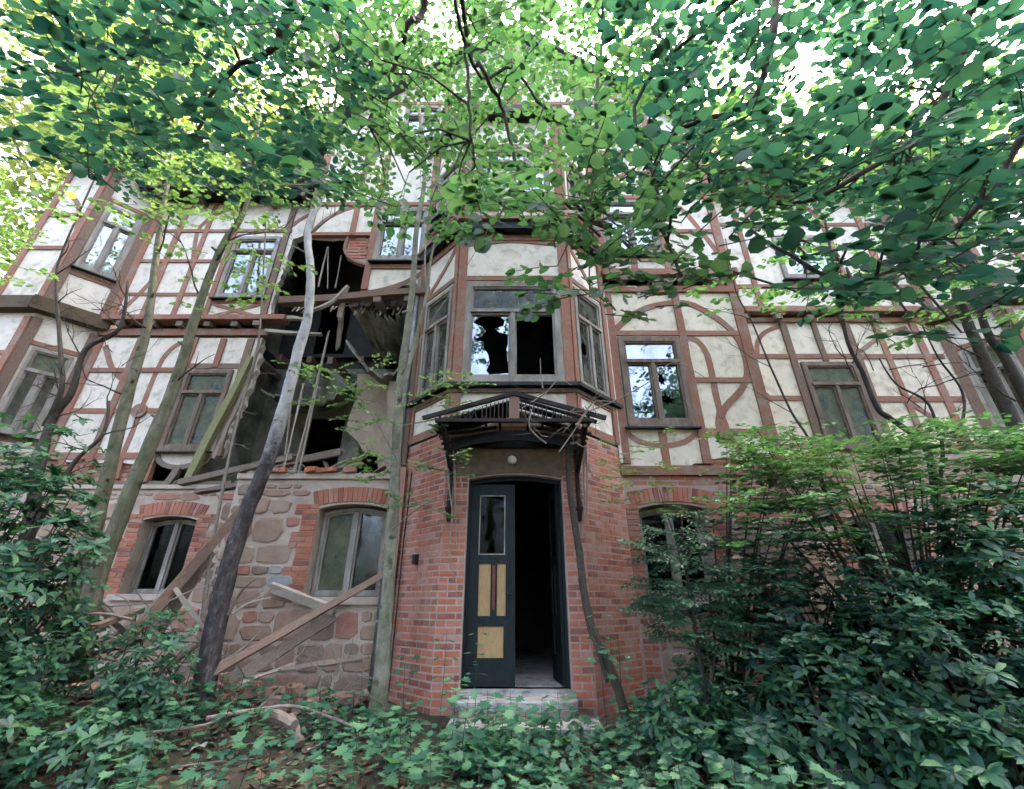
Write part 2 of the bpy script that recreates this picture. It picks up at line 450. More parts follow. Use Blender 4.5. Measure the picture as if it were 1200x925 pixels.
# ------------------------------------------------------------------ instanced leaf meshes (vectorised)
def fast_mesh(name, verts, faces_flat, sizes, mats, parent=None, smooth=False):
    me = bpy.data.meshes.new(name)
    nv = len(verts); nl = len(faces_flat); nf = len(sizes)
    me.vertices.add(nv); me.vertices.foreach_set('co', verts.astype(np.float32).ravel())
    me.loops.add(nl); me.loops.foreach_set('vertex_index', faces_flat.astype(np.int32))
    me.polygons.add(nf)
    st = np.concatenate([[0], np.cumsum(sizes)[:-1]]).astype(np.int32)
    me.polygons.foreach_set('loop_start', st)
    me.polygons.foreach_set('loop_total', np.asarray(sizes, dtype=np.int32))
    for m in (mats if isinstance(mats, (list, tuple)) else [mats]): me.materials.append(m)
    me.update(calc_edges=True); me.validate()
    if smooth: me.polygons.foreach_set('use_smooth', [True] * nf)
    return link_mesh(name, me, parent)

def leaf_template(kind):
    """verts (length along +y from 0 to 1, normal +z), faces"""
    if kind == 'oval':
        v = [(0, 0, 0), (0, .5, -.06), (0, 1, -.02), (-.36, .18, .05), (-.46, .50, .07), (-.28, .84, .03), (.36, .18, .05), (.46, .50, .07), (.28, .84, .03)]
        f = [(0, 1, 4, 3), (1, 2, 5, 4), (0, 6, 7, 1), (1, 7, 8, 2)]
    elif kind == 'lance':
        v = [(0, 0, 0), (0, .55, .03), (0, 1, -.10), (-.17, .35, .05), (-.19, .7, .02), (.17, .35, .05), (.19, .7, .02)]
        f = [(0, 1, 4, 3), (1, 2, 4), (0, 5, 6, 1), (1, 6, 2)]
    elif kind == 'maple':
        out = [(0, .0), (-.16, .10), (-.42, .05), (-.34, .25), (-.55, .42), (-.33, .48), (-.34, .72), (-.15, .64), (0, 1.0), (.15, .64), (.34, .72), (.33, .48), (.55, .42), (.34, .25), (.42, .05), (.16, .10)]
        v = [(0, .38, -.05)] + [(x, y, .05 * abs(x) * 2) for x, y in out]
        n = len(out)
        f = [(0, 1 + (i + 1) % n, 1 + i) for i in range(n)]
    elif kind == 'needle':   # a flat feathery sprig
        v, f = [], []
        for k in range(6):
            y = .06 + k * .15; w = .34 * (1 - k * .10)
            for sx in (-1, 1):
                b = len(v)
                v += [(0, y, 0), (0, y + .07, 0), (sx * w, y + .20, -.03)]
                f += [(b, b + 1, b + 2)]
        b = len(v); v += [(-.012, 0, 0), (.012, 0, 0), (0, 1.05, -.03)]; f += [(b, b + 1, b + 2)]
    return np.array(v, float), f

def rot_from(dirs, normals):
    """matrices taking +y to dirs and +z near normals"""
    y = dirs / (np.linalg.norm(dirs, axis=1, keepdims=True) + 1e-9)
    x = np.cross(y, normals); x /= (np.linalg.norm(x, axis=1, keepdims=True) + 1e-9)
    z = np.cross(x, y)
    return np.stack([x, y, z], axis=2)

def leaves(name, kind, pos, dirs, normals, size, mat, parent=None, wob=.25):
    pos = np.asarray(pos, float); n = len(pos)
    if n == 0: return None
    dirs = np.asarray(dirs, float); normals = np.asarray(normals, float) + nr.normal(0, wob, (n, 3))
    tv, tf = leaf_template(kind)
    Rm = rot_from(dirs, normals)
    sz = np.asarray(size, float).reshape(-1)
    if len(sz) == 1: sz = np.repeat(sz, n)
    wv = nr.uniform(.85, 1.2, n)
    t = tv[None, :, :] * np.stack([wv, np.ones(n), nr.uniform(-.8, 2.8, n)], 1)[:, None, :]
    V = np.einsum('nij,nkj->nki', Rm, t) * sz[:, None, None] + pos[:, None, :]
    k = len(tv)
    ff = np.array([i for f in tf for i in f]); fs = [len(f) for f in tf]
    allf = (ff[None, :] + (np.arange(n) * k)[:, None]).ravel()
    return fast_mesh(name, V.reshape(-1, 3), allf, np.tile(fs, n), mat, parent)

class Foliage:
    """gathers leaves and twigs of one plant"""
    def __init__(s):
        s.p, s.d, s.n, s.s = [], [], [], []
        s.tw = MB()
    def leaf(s, p, d, n, size):
        s.p.append(tuple(p)); s.d.append(tuple(d)); s.n.append(tuple(n)); s.s.append(size)
    def spray(s, p0, d0, length, leafsize, normal=(0, 0, 1), droop=.25, twr=.006, step=None, side=.5):
        """a flat, layered twig fan: axis, alternate side twigs, alternate leaves lying in its plane"""
        p = Vector(p0); d = Vector(d0).normalized(); nrm = Vector(normal).normalized()
        step = step or leafsize * .85
        n = max(3, int(length / step)); pts = [p.copy()]
        sg = 1
        for k in range(n):
            d = (d + Vector((rnd.uniform(-.10, .10), rnd.uniform(-.10, .10), -droop * step * 1.1 + rnd.uniform(-.07, .07)))).normalized()
            p = p + d * step; pts.append(p.copy())
            sv = d.cross(nrm).normalized() * sg
            sg = -sg
            if k % 2 == 0 and k > 0 and k < n - 1 and length > .25:
                L2 = (1 - k / n) * length * side * rnd.uniform(.6, 1.1) + leafsize
                q = p.copy(); d2 = (d * .75 + sv * .8 + Vector((0, 0, rnd.uniform(-.12, .12)))).normalized()
                m = max(2, int(L2 / step)); tp = [q.copy()]
                s2 = 1
                for j in range(m):
                    d2 = (d2 + Vector((rnd.uniform(-.1, .1), rnd.uniform(-.1, .1), -droop * step + rnd.uniform(-.06, .06)))).normalized()
                    q = q + d2 * step; tp.append(q.copy())
                    v2 = d2.cross(nrm).normalized() * s2; s2 = -s2
                    s.leaf(q, d2 * .6 + v2 * .9 + Vector((0, 0, rnd.uniform(-.35, .1))), nrm, leafsize * rnd.uniform(.6, 1.15))
                s.leaf(q, d2, nrm, leafsize)
                s.tw.tube([tp[0], tp[len(tp) // 2], tp[-1]], [twr * .35, twr * .28, twr * .15], 3, cap=False)
            s.leaf(p, d * .5 + sv + Vector((0, 0, rnd.uniform(-.35, .1))), nrm, leafsize * rnd.uniform(.6, 1.2))
        s.leaf(p, d, nrm, leafsize)
        s.tw.tube(pts[::2] + ([pts[-1]] if (len(pts) - 1) % 2 else []), [twr * .75 * (1 - .7 * i / (len(pts) // 2 + 1)) for i in range(len(pts[::2]) + (1 if (len(pts) - 1) % 2 else 0))], 4, cap=False)
    def build(s, parent, kind, mat, twmat, wob=.25, lname='foliage', tname='twigs'):
        o = leaves(lname, kind, s.p, s.d, s.n, s.s, mat, parent, wob)
        if s.tw.v: tag(s.tw.build(tname, twmat, parent), kind='stuff')
        if o: tag(o, kind='stuff')
        return o

# ================================================================== THE GROUND
def build_ground():
    nx, ny = 90, 70
    xs = [-9 + 18 * i / nx for i in range(nx + 1)]; ys = [-2 + 12 * j / ny for j in range(ny + 1)]
    xs = [-220, -80, -30, -14] + xs + [14, 30, 80, 220]; ys = [-120, -50, -15, -5] + ys + [16, 30, 80, 260]
    v = []; f = []
    for y in ys:
        for x in xs:
            inb = -9 <= x <= 9 and -2 <= y <= 10
            v.append((x, y, gz(x, y) if inb else gz(max(-9, min(9, x)), max(-2, min(10, y)))))
    w = len(xs)
    for j in range(len(ys) - 1):
        for i in range(w - 1): f.append((j * w + i, j * w + i + 1, (j + 1) * w + i + 1, (j + 1) * w + i))
    me = bpy.data.meshes.new('ground'); me.from_pydata(v, [], f); me.materials.append(M['ground'])
    me.polygons.foreach_set('use_smooth', [True] * len(f))
    tag(link_mesh('ground', me), kind='structure')
build_ground()

# ================================================================== THE BUILDING
XB0, XB1, PB = -.95, .99, .80                 # entrance bay: front corners, depth
YM, YF, YW, YR = 7.0, 6.2, 8.2, 7.95           # risalit wall, bay front, left wing, right wing
FM = Frame(0, YM, 1, 0); FW = Frame(0, YW, 1, 0); FR = Frame(0, YR, 1, 0); FF = Frame(0, YF, 1, 0)
FBL = Frame(XB0 - PB, YM, 1, -1); FBR = Frame(XB1, YF, 1, 1)
LB = PB * math.sqrt(2)
TX = 9.1; TP = .72
FTL = Frame(-TX - TP, YW - TP, 1, 1); FTLF = Frame(0, YW - TP, 1, 0)
FTR = Frame(TX, YR, 1, -1); FTRF = Frame(0, YR - TP, 1, 0)
LT = TP * math.sqrt(2)

house = empty('abandoned_house', (0, 8, 0))
tag(house, 'derelict half timbered house with broken windows, a torn open wall and a brick entrance bay', 'building')

def part(mb, name, mat, parent=None, label=None, kind=None, smooth=False):
    o = mb.build(name, mat, parent or house, smooth)
    if label: o['label'] = label
    if kind: o['kind'] = kind
    return o

def arc(cx, cz, rx, rz, a0, a1, n=10):
    return [(cx + rx * math.cos(math.radians(a0 + (a1 - a0) * i / n)), cz + rz * math.sin(math.radians(a0 + (a1 - a0) * i / n))) for i in range(n + 1)]
def arched(u0, u1, z0, z1, rise, n=8):
    """opening with a segmental arch; counter-clockwise"""
    pts = [(u0, z0), (u1, z0), (u1, z1)]
    for i in range(1, n):
        t = i / n; pts.append((u1 + (u0 - u1) * t, z1 + rise * (1 - (2 * t - 1) ** 2)))
    return pts + [(u0, z1)]
def rect(u0, u1, z0, z1): return [(u0, z0), (u1, z0), (u1, z1), (u0, z1)]
def ragged(pts, amp=.04, step=.12):
    """break a polyline into ragged short edges"""
    out = []
    for a, b in zip(pts[:-1], pts[1:]):
        L = math.hypot(b[0] - a[0], b[1] - a[1]); n = max(1, int(L / step))
        for i in range(n):
            t = i / n
            out.append((a[0] + (b[0] - a[0]) * t + (rnd.uniform(-amp, amp) if i else 0), a[1] + (b[1] - a[1]) * t + (rnd.uniform(-amp, amp) if i else 0)))
    return out + [pts[-1]]

# ---------------------------------------------------------------- timber
_dep = [0]
def timber(F, pts, w=.13, d=.022, mat='timber', parent=None, label=None, thick=.10):
    _dep[0] = (_dep[0] + 1) % 11
    d1 = d + _dep[0] * .0013
    if len(pts) == 2:
        a, b = pts; n = max(1, int(math.hypot(b[0] - a[0], b[1] - a[1]) / .5))
        j = .006
        pts = [(a[0] + (b[0] - a[0]) * i / n + (rnd.uniform(-j, j) if 0 < i < n else 0), a[1] + (b[1] - a[1]) * i / n + (rnd.uniform(-j, j) if 0 < i < n else 0)) for i in range(n + 1)]
    mb = MB(); mb.ribbon(F, pts, w, d1 - thick, d1)
    return part(mb, 'timber_beam', M[mat], parent, label)
def V(F, u, z0, z1, w=.14, **k): return timber(F, [(u, z0), (u, z1)], w, k.pop('d', .034), **k)
def H(F, u0, u1, z, w=.11, **k): return timber(F, [(u0, z), (u1, z)], w, k.pop('d', .020), **k)
def Cv(F, pts, w=.10, **k): return timber(F, pts, w, k.pop('d', .006), **k)
def smooth_path(pts, n=4):
    """Catmull-Rom through the points"""
    out = []
    P = [pts[0]] + list(pts) + [pts[-1]]
    for i in range(1, len(P) - 2):
        p0, p1, p2, p3 = P[i - 1], P[i], P[i + 1], P[i + 2]
        for k in range(n):
            t = k / n
            out.append(tuple(.5 * ((2 * p1[j]) + (-p0[j] + p2[j]) * t + (2 * p0[j] - 5 * p1[j] + 4 * p2[j] - p3[j]) * t * t + (-p0[j] + 3 * p1[j] - 3 * p2[j] + p3[j]) * t ** 3) for j in range(len(p1))))
    return out + [tuple(pts[-1])]

# ---------------------------------------------------------------- windows
def window(F, u0, u1, z0, z1, glass=('glass_sky',) * 3, tz=.70, mat='frame', holes=None, fw=.075, rec=.05, label=None, arch=0, sill=True, upper=True, open_right=False, skip=()):
    """timber window: outer frame, transom, mullion; panes (top, left, right) and sill are its pieces"""
    mb = MB(); d1 = -rec + .06; d0 = -rec - .05
    outer = arched(u0, u1, z0, z1, arch) if arch else rect(u0, u1, z0, z1)
    inner = arched(u0 + fw, u1 - fw, z0 + fw, z1 - fw, arch) if arch else rect(u0 + fw, u1 - fw, z0 + fw, z1 - fw)
    mb.poly(F, outer, [inner[::-1]], d0, d1)
    zt = z0 + (z1 - z0) * tz if upper else z1 - fw + arch
    um = (u0 + u1) / 2
    fr = M[mat]
    if upper:
        mb.box(F, u0 + fw - .01, u1 - fw + .01, zt - .03, zt + .03, d0 + .01, d1 + .02)
    mb.box(F, um - .035, um + .035, z0 + fw - .01, zt - .01, d0 + .012, d1 + .008)
    if sill: mb.box(F, u0 + .01, u1 - .01, z0 - .05, z0 + .012, d1 - .03, d1 + .012)
    w = part(mb, 'window', fr, label=label)
    # sashes: thin inner frames around each pane
    cells = []
    if upper: cells.append((u0 + fw, u1 - fw, zt + .03, z1 - fw, 0))
    cells += [(u0 + fw, um - .035, z0 + fw, zt - (.03 if upper else 0), 1), (um + .035, u1 - fw, z0 + fw, zt - (.03 if upper else 0), 2)]
    for (a, b, c, e, k) in cells:
        if k in skip: continue
        sw = .032
        s = MB()
        def shp(x):
            if arch and not upper:
                za = lambda u: z1 - fw + arch * (1 - (2 * (u - u0 - fw) / (u1 - u0 - 2 * fw) - 1) ** 2)
                top = [(b - x + (a - b + 2 * x) * i / 5, za(b - x + (a - b + 2 * x) * i / 5) - x) for i in range(6)]
                return [(a + x, c + x), (b - x, c + x)] + top
            return rect(a + x, b - x, c + x, e - x)
        s.poly(F, shp(.001), [shp(sw)[::-1]], -rec - .03, -rec + .035 + .001 * k)
        if not (open_right and k == 2):
            part(s, 'sash', fr, w)
        if glass[k]:
            g = MB(); hs = []
            P = shp(sw - .008)
            if holes and k in holes:
                for h in holes[k]:
                    hs.append([(a + (b - a) * x, c + (e - c) * y) for x, y in h][::-1])
            g.poly(F, P, hs, -rec - .006, -rec - .001)
            part(g, 'pane', M[glass[k]], w)
    if sill:
        s = MB(); s.hexa([F.P(u0 - .06, z0 - .07, -.02), F.P(u1 + .06, z0 - .07, -.02), F.P(u1 + .06, z0 - .085, .13), F.P(u0 - .06, z0 - .085, .13),
                          F.P(u0 - .06, z0 - .03, -.02), F.P(u1 + .06, z0 - .03, -.02), F.P(u1 + .06, z0 - .06, .13), F.P(u0 - .06, z0 - .06, .13)])
        part(s, 'sill', M['dark_metal'], w)
    return w

# ---------------------------------------------------------------- wall plates
def plate(name, F, outer, holes, mat, thick=.16, d=0.0, parent=None, kind=None, label=None):
    mb = MB(); mb.poly(F, outer, [h[::-1] for h in holes], d - thick, d)
    return part(mb, name, mat, parent, label, kind)

# right risalit plaster, first floor
zsp = 3.42
rag = ragged([(4.42, 3.50), (4.1, 3.66), (3.95, 3.52), (3.5, 3.62), (2.9, 3.46), (1.82, 3.46)], .03, .12)
plate('plaster_wall', FM, [(1.80, 3.46), (1.80, 7.0)][::-1][1:] + [] + rag[::-1] + [(4.42, 7.0), (1.80, 7.0)], [rect(1.97, 3.12, 4.17, 5.93)], M['plaster_cream'], label='cream plaster between the timbers right of the entrance bay')
# left wing, first floor: ragged right edge and crumbling foot
foot = ragged([(-9.1, 3.95), (-8.4, 3.9), (-8.1, 3.98), (-7.9, 3.86), (-7.6, 3.95), (-7.3, 3.85), (-6.98, 3.93)], .05, .13)
redge = ragged([(-5.66, 4.0), (-5.62, 4.6), (-5.50, 5.2), (-5.42, 5.9), (-5.48, 6.7)], .035, .1)
plate('plaster_wall', FW, foot + [(-6.90, 4.0)] + arc(-6.4, 4.05, .48, .30, 180, 360, 8) + redge + [(-9.1, 6.7)], [rect(-6.86, -5.88, 4.13, 5.88)], M['plaster'], label='white plaster with a crumbling lower edge')
# left wing, second floor
redge2 = ragged([(-5.45, 7.2), (-5.50, 8.0), (-5.42, 8.8), (-5.42, 9.6), (-5.0, 9.75), (-4.42, 9.8)], .03, .1)
plate('plaster_wall', FW, [(-9.1, 7.2)] + redge2 + [(-4.42, 10.9), (-9.1, 10.9)], [rect(-6.82, -5.70, 7.78, 9.62)], M['plaster'])
# risalit left, second floor: plaster right of the hole, arch over it
plate('plaster_wall', FM, [(-4.42, 8.55)] + ragged([(-4.0, 8.50), (-3.45, 8.50)], .02) + [(-2.93, 8.48), (-2.93, 7.06)] + ragged([(-2.6, 7.02), (-2.1, 7.18), (-1.75, 7.2)], .02) + [(-1.75, 11.0), (-4.42, 11.0)], [rect(-2.86, -1.80, 7.78, 9.25)], M['plaster'])
plate('plaster_wall', FM, rect(1.79, 4.42, 7.5, 11.0), [rect(1.98, 3.10, 7.95, 9.5)], M['plaster'])
# gable
plate('gable_wall', FM, [(-4.42, 11.06), (4.42, 11.06), (4.42, 12.2), (0, 16.0), (-4.42, 12.2)], [rect(-2.7, -1.8, 11.6, 12.9), rect(1.8, 2.7, 11.6, 12.9)], M['plaster'])
# right wing
plate('plaster_wall', FR, rect(4.42, 9.1, 4.05, 6.95) , [rect(5.95, 7.08, 4.10, 5.93)], M['plaster_cream'])
plate('plaster_wall', FR, rect(4.42, 9.1, 7.2, 10.9), [rect(6.22, 7.5, 8.12, 9.4)], M['plaster'])
# corner turrets
for FT, FTF, s_ in ((FTL, FTLF, -1), (FTR, FTRF, 1)):
    plate('plaster_wall', FT, rect(0.02, LT - .02, 4.0, 6.85), [rect(.2, .82, 4.35, 6.1)], M['plaster'])
    plate('plaster_wall', FT, rect(0.02, LT - .02, 7.2, 11.3), [rect(.16, .84, 8.2, 10.1)], M['plaster'])
    a, b = sorted((s_ * (TX + TP), s_ * (TX + TP + 1.1)))
    plate('plaster_wall', FTF, rect(a, b, 4.0, 6.85), [], M['plaster'])
    plate('plaster_wall', FTF, rect(a, b, 7.2, 11.3), [], M['plaster'])
# bay, first and second floor
plate('plaster_wall', FF, rect(XB0 + .01, XB1 - .01, 3.5, 7.66), [rect(-.80, .82, 4.60, 6.57)], M['plaster'])
plate('plaster_wall', FF, rect(XB0 + .01, XB1 - .01, 7.92, 11.0), [rect(-.72, .76, 8.75, 10.1)], M['plaster'])
for F_ in (FBL, FBR):
    plate('plaster_wall', F_, rect(.02, LB - .02, 3.80, 7.66), [rect(.20, LB - .20, 4.60, 6.57)], M['plaster'])
    plate('plaster_wall', F_, rect(.02, LB - .02, 7.92, 11.0), [rect(.22, LB - .22, 8.75, 10.1)], M['plaster'])

# ---------------------------------------------------------------- timbers: right risalit
V(FM, 1.87, 3.50, 7.0, .15); V(FM, 3.20, 3.50, 7.0, .14); V(FM, 4.37, 3.52, 7.3, .19)
H(FM, 1.94, 4.3, 6.03, .10); H(FM, 3.27, 4.3, 5.04, .10); H(FM, 3.25, 4.3, 4.05, .12)
H(FM, 1.80, 4.46, 7.04, .14, d=.05); H(FM, 1.80, 4.5, 7.40, .14, d=.14, thick=.2)
H(FM, 1.76, 4.42, 3.38, .15, d=.05)
Cv(FM, smooth_path([(1.93, 6.09), (2.25, 6.39), (2.63, 6.62), (3.1, 6.73), (3.45, 6.71), (3.72, 6.55), (4.02, 6.27), (4.22, 5.94), (4.28, 5.55), (4.23, 5.15), (4.03, 4.82), (3.72, 4.53), (3.58, 4.30)], 3), .115)
Cv(FM, smooth_path([(3.27, 5.93), (3.45, 5.87), (3.58, 5.62), (3.60, 5.2), (3.59, 4.76), (3.60, 4.25)], 3), .115)
timber(FM, [(3.59, 4.42), (3.58, 4.2), (3.56, 3.9), (3.55, 3.82)], [.12, .22, .20, .03], .010)
Cv(FM, smooth_path([(3.62, 4.0), (3.75, 3.80), (4.0, 3.66), (4.28, 3.50)], 3), .13)
Cv(FM, smooth_path([(1.95, 4.04), (2.15, 3.88), (2.53, 3.81), (2.9, 3.88), (3.12, 4.04)], 3), .09)
V(FM, 2.54, 3.45, 4.06, .13, d=.012)
# right risalit, second floor
V(FM, 1.87, 7.5, 11, .14); V(FM, 3.19, 7.5, 11, .14); V(FM, 4.36, 7.5, 11, .17)
H(FM, 1.9, 4.3, 9.62, .10); H(FM, 3.2, 4.3, 8.6, .10); H(FM, 1.8, 4.42, 11.02, .16, d=.06)
Cv(FM, smooth_path([(3.26, 9.5), (3.7, 9.3), (4.0, 8.7), (4.28, 8.0)], 3), .11); Cv(FM, smooth_path([(1.9, 9.7), (2.6, 10.4), (3.5, 10.3), (4.3, 9.7)], 3), .11)
V(FM, 2.5, 7.48, 7.84, .12)
# gable timbers
for u in (-4.3, -3.3, -1.65, 0, 1.65, 3.3, 4.3): V(FM, u, 11.1, 12.15 + (4.42 - abs(u)) * .86, .14)
H(FM, -4.3, 4.3, 11.5, .12); H(FM, -4.3, 4.3, 13.0, .12)
Cv(FM, smooth_path([(.1, 13.1), (.7, 14.3), (1.6, 13.9), (2.8, 13.1)], 3), .11); Cv(FM, smooth_path([(-.1, 13.1), (-.7, 14.3), (-1.6, 13.9), (-2.8, 13.1)], 3), .11)
Cv(FM, smooth_path([(1.7, 11.6), (.9, 12.1), (.1, 12.9)], 3), .11); Cv(FM, smooth_path([(-1.7, 11.6), (-.9, 12.1), (-.1, 12.9)], 3), .11)
# left risalit, second floor
V(FM, -2.93, 7.05, 11, .13); V(FM, -4.35, 8.5, 11, .15); V(FM, -3.40, 8.5, 11, .11); V(FM, -1.77, 7.1, 11, .12)
H(FM, -4.3, -3.0, 8.52, .09); H(FM, -4.3, -1.8, 9.40, .10)
Cv(FM, smooth_path([(-4.25, 8.6), (-4.0, 9.0), (-3.5, 9.32), (-3.0, 9.38)], 3), .10)
Cv(FM, smooth_path([(-3.0, 6.98), (-2.66, 7.02), (-2.16, 7.22), (-1.72, 7.56)], 3), .12, mat='red_wood')
Cv(FM, smooth_path([(-3.48, 8.46), (-3.50, 8.1), (-3.30, 7.84), (-2.98, 7.70)], 3), .05)
timber(FM, [(-4.47, 6.70), (-3.6, 6.74), (-2.4, 6.88), (-1.42, 6.95)], .14, .16, mat='red_wood', thick=.16, label='sagging floor beam across the torn opening')
H(FM, -2.95, -1.75, 7.62, .08, d=.03)
# left wing, first floor (the S curve and its round boss)
for z0, z1, u in ((3.5, 6.7, -8.12), (3.95, 6.7, -8.98)): V(FW, u, z0, z1, .13)
V(FW, -6.93, 3.5, 6.7, .13); V(FW, -6.30, 5.95, 6.66, .12); V(FW, -5.70, 4.0, 6.66, .15, mat='red_wood')
H(FW, -9.0, -6.93, 5.89, .10); H(FW, -9.0, -6.93, 4.96, .10); H(FW, -9.0, -6.93, 4.01, .13); H(FW, -6.9, -5.75, 5.99, .12, mat='red_wood')
Cv(FW, smooth_path([(-7.05, 6.64), (-7.30, 6.52), (-7.46, 6.28), (-7.52, 5.89), (-7.53, 5.26), (-7.53, 4.94), (-7.53, 4.44), (-7.54, 4.03), (-7.50, 3.56)], 3), .10)
m_ = MB(); m_.poly(FW, arc(-7.53, 4.95, .15, .15, 0, 360, 18)[:-1], [arc(-7.53, 4.95, .075, .075, 0, 360, 12)[:-1][::-1]], -.02, .055); m_.poly(FW, arc(-7.53, 4.95, .068, .068, 0, 360, 12)[:-1], [], -.02, .065)
part(m_, 'carved_boss', M['timber'])
Cv(FW, smooth_path([(-8.85, 6.5), (-8.5, 5.95), (-8.2, 5.7)], 3), .11); Cv(FW, smooth_path([(-8.95, 4.1), (-8.7, 3.95), (-8.4, 3.55)], 3), .09)
Cv(FW, arc(-6.4, 4.06, .46, .28, 180, 360, 10), .09, mat='old_wood', d=.02); timber(FW, [(-6.38, 3.80), (-6.42, 3.62), (-6.52, 3.40)], .13, .03, mat='old_wood')
timber(FW, [(-6.96, 4.0), (-7.0, 3.7), (-7.05, 3.42)], .13, .045, mat='old_wood')
timber(FW, [(-5.52, 6.15), (-5.66, 5.4), (-5.88, 4.4), (-6.04, 3.45)], [.10, .13, .15, .13], .16, mat='mossy_wood', thick=.12, label='moss green post hanging loose along the torn edge')
timber(FW, ragged([(-5.48, 6.66), (-5.50, 5.6), (-5.66, 4.6), (-5.74, 3.95)], .02, .2), .07, .04, mat='pale_wood')
H(FW, -9.1, -5.35, 6.83, .16, d=.05); H(FW, -9.1, -5.0, 7.13, .12, d=.20, thick=.26)
# jetty joist ends
for F_, us in ((FW, (-8.6, -7.9, -7.3, -6.7, -6.1, -5.6)), (FM, (2.2, 2.8, 3.4, 4.0, -2.0, -2.6)), (FR, (5.0, 5.7, 6.4, 7.1, 7.8, 8.5))):
    z_ = 6.98 if F_ is not FM else 7.22
    for u in us:
        if F_ is FM and u < 0: z_ = 6.72
        m_ = MB(); m_.box(F_, u - .07, u + .07, z_ - .055, z_ + .06, -.2, .16 + rnd.uniform(-.02, .03)); part(m_, 'joist_end', M['old_wood'])
# broken rail ends across the gap
timber(FW, [(-5.45, 7.16), (-4.85, 7.17), (-4.55, 7.12)], [.10, .08, .02], .12, mat='pale_wood'); timber(FW, [(-5.4, 6.83), (-4.9, 6.78), (-4.15, 6.74)], [.08, .06, .03], .12, mat='pale_wood')
# left wing, second floor
V(FW, -8.32, 7.2, 10.8, .13); V(FW, -7.64, 7.2, 10.8, .0001 + .11, d=.026); V(FW, -9.0, 7.2, 10.8, .14); V(FW, -6.92, 7.2, 10.8, .11); V(FW, -5.60, 7.2, 10.8, .14, mat='red_wood')
H(FW, -9.0, -5.5, 9.84, .09); H(FW, -9.0, -6.9, 8.87, .09); H(FW, -9.0, -6.9, 7.88, .09); H(FW, -9.1, -4.42, 10.84, .14, d=.05); H(FW, -6.9, -5.55, 7.66, .07, d=.03)
Cv(FW, smooth_path([(-6.95, 10.7), (-7.44, 10.5), (-7.85, 10.0), (-7.78, 9.3), (-7.70, 8.95)], 3), .10); Cv(FW, smooth_path([(-8.9, 7.3), (-8.5, 8.2), (-8.4, 8.9)], 3), .10)
timber(FW, [(-6.86, 7.24), (-5.68, 7.62)], .08, .012); timber(FW, [(-6.86, 7.62), (-5.68, 7.24)], .08, .016)
Cv(FW, smooth_path([(-5.65, 9.9), (-5.2, 10.4), (-4.5, 10.7)], 3), .10)
# right wing
V(FR, 5.84, 4.1, 6.92, .14, mat='red_wood'); V(FR, 6.50, 5.95, 6.92, .11, mat='red_wood'); V(FR, 7.18, 4.1, 6.92, .15, mat='red_wood'); V(FR, 7.84, 4.1, 6.92, .12); V(FR, 8.64, 4.1, 6.92, .15); V(FR, 4.95, 4.1, 6.92, .001 + .10)
H(FR, 4.42, 5.8, 5.12, .10); H(FR, 4.42, 9.0, 6.08, .11); H(FR, 7.2, 9.0, 5.10, .12); H(FR, 4.42, 9.0, 4.10, .13)
Cv(FR, smooth_path([(5.12, 6.1), (5.20, 6.42), (5.41, 6.68), (5.79, 6.84)], 3), .09); Cv(FR, smooth_path([(7.3, 6.2), (7.9, 6.6), (8.5, 6.8)], 3), .09); Cv(FR, smooth_path([(7.9, 5.0), (8.2, 4.7), (8.55, 4.2)], 3), .10)
H(FR, 4.42, 9.1, 6.97, .10, d=.05); H(FR, 4.42, 9.1, 7.16, .14, d=.20, thick=.26)
m_ = MB(); m_.poly(FR, arc(5.0, 5.12, .13, .13, 0, 360, 16)[:-1], [], -.02, .06); part(m_, 'carved_boss', M['timber'])
V(FR, 4.6, 7.2, 10.8, .14); V(FR, 5.5, 7.2, 10.8, .12); V(FR, 7.6, 7.2, 10.8, .13); V(FR, 8.5, 7.2, 10.8, .14)
H(FR, 4.42, 9.1, 9.8, .10); H(FR, 4.42, 9.1, 7.9, .10); H(FR, 4.42, 9.1, 10.84, .14, d=.05)
Cv(FR, smooth_path([(5.6, 9.7), (6.1, 10.4), (7.2, 10.5), (7.6, 9.9)], 3), .1)
# turrets
for FT, FTF, s_ in ((FTL, FTLF, -1), (FTR, FTRF, 1)):
    for u in (.07, LT - .07):
        V(FT, u, 3.9, 6.75, .15, mat='red_wood'); V(FT, u, 7.15, 11.3, .16, mat='red_wood')
    for z in (6.2, 4.22): H(FT, .1, LT - .1, z, .10)
    for z in (10.25, 8.02): H(FT, .1, LT - .1, z, .10)
    a, b = sorted((s_ * (TX + TP), s_ * (TX + TP + 1.1)))
    for z in (4.9, 5.9, 8.6, 9.6): H(FTF, a, b, z, .10)
    for k in range(2): V(FTF, s_ * (TX + TP + .08 + k * .93), 3.9, 6.75, .14); V(FTF, s_ * (TX + TP + .08 + k * .93), 7.2, 11.3, .14)
    Cv(FTF, smooth_path([(s_ * (TX + TP + .15), 5.4), (s_ * (TX + TP + .5), 4.7), (s_ * (TX + TP + .8), 4.1)], 3), .1)
    Cv(FTF, smooth_path([(s_ * (TX + TP + .15), 9.2), (s_ * (TX + TP + .4), 9.9), (s_ * (TX + TP + .8), 10.3)], 3), .1)
    m_ = MB(); m_.box(FT, -.12, LT + .1, 6.86, 7.16, -.3, .20); m_.box(FTF, a - .1 * (s_ > 0), b, 6.862, 7.158, -.3, .195)
    part(m_, 'mossy_ledge', M['moss_ledge'], label='moss covered ledge between the two storeys')
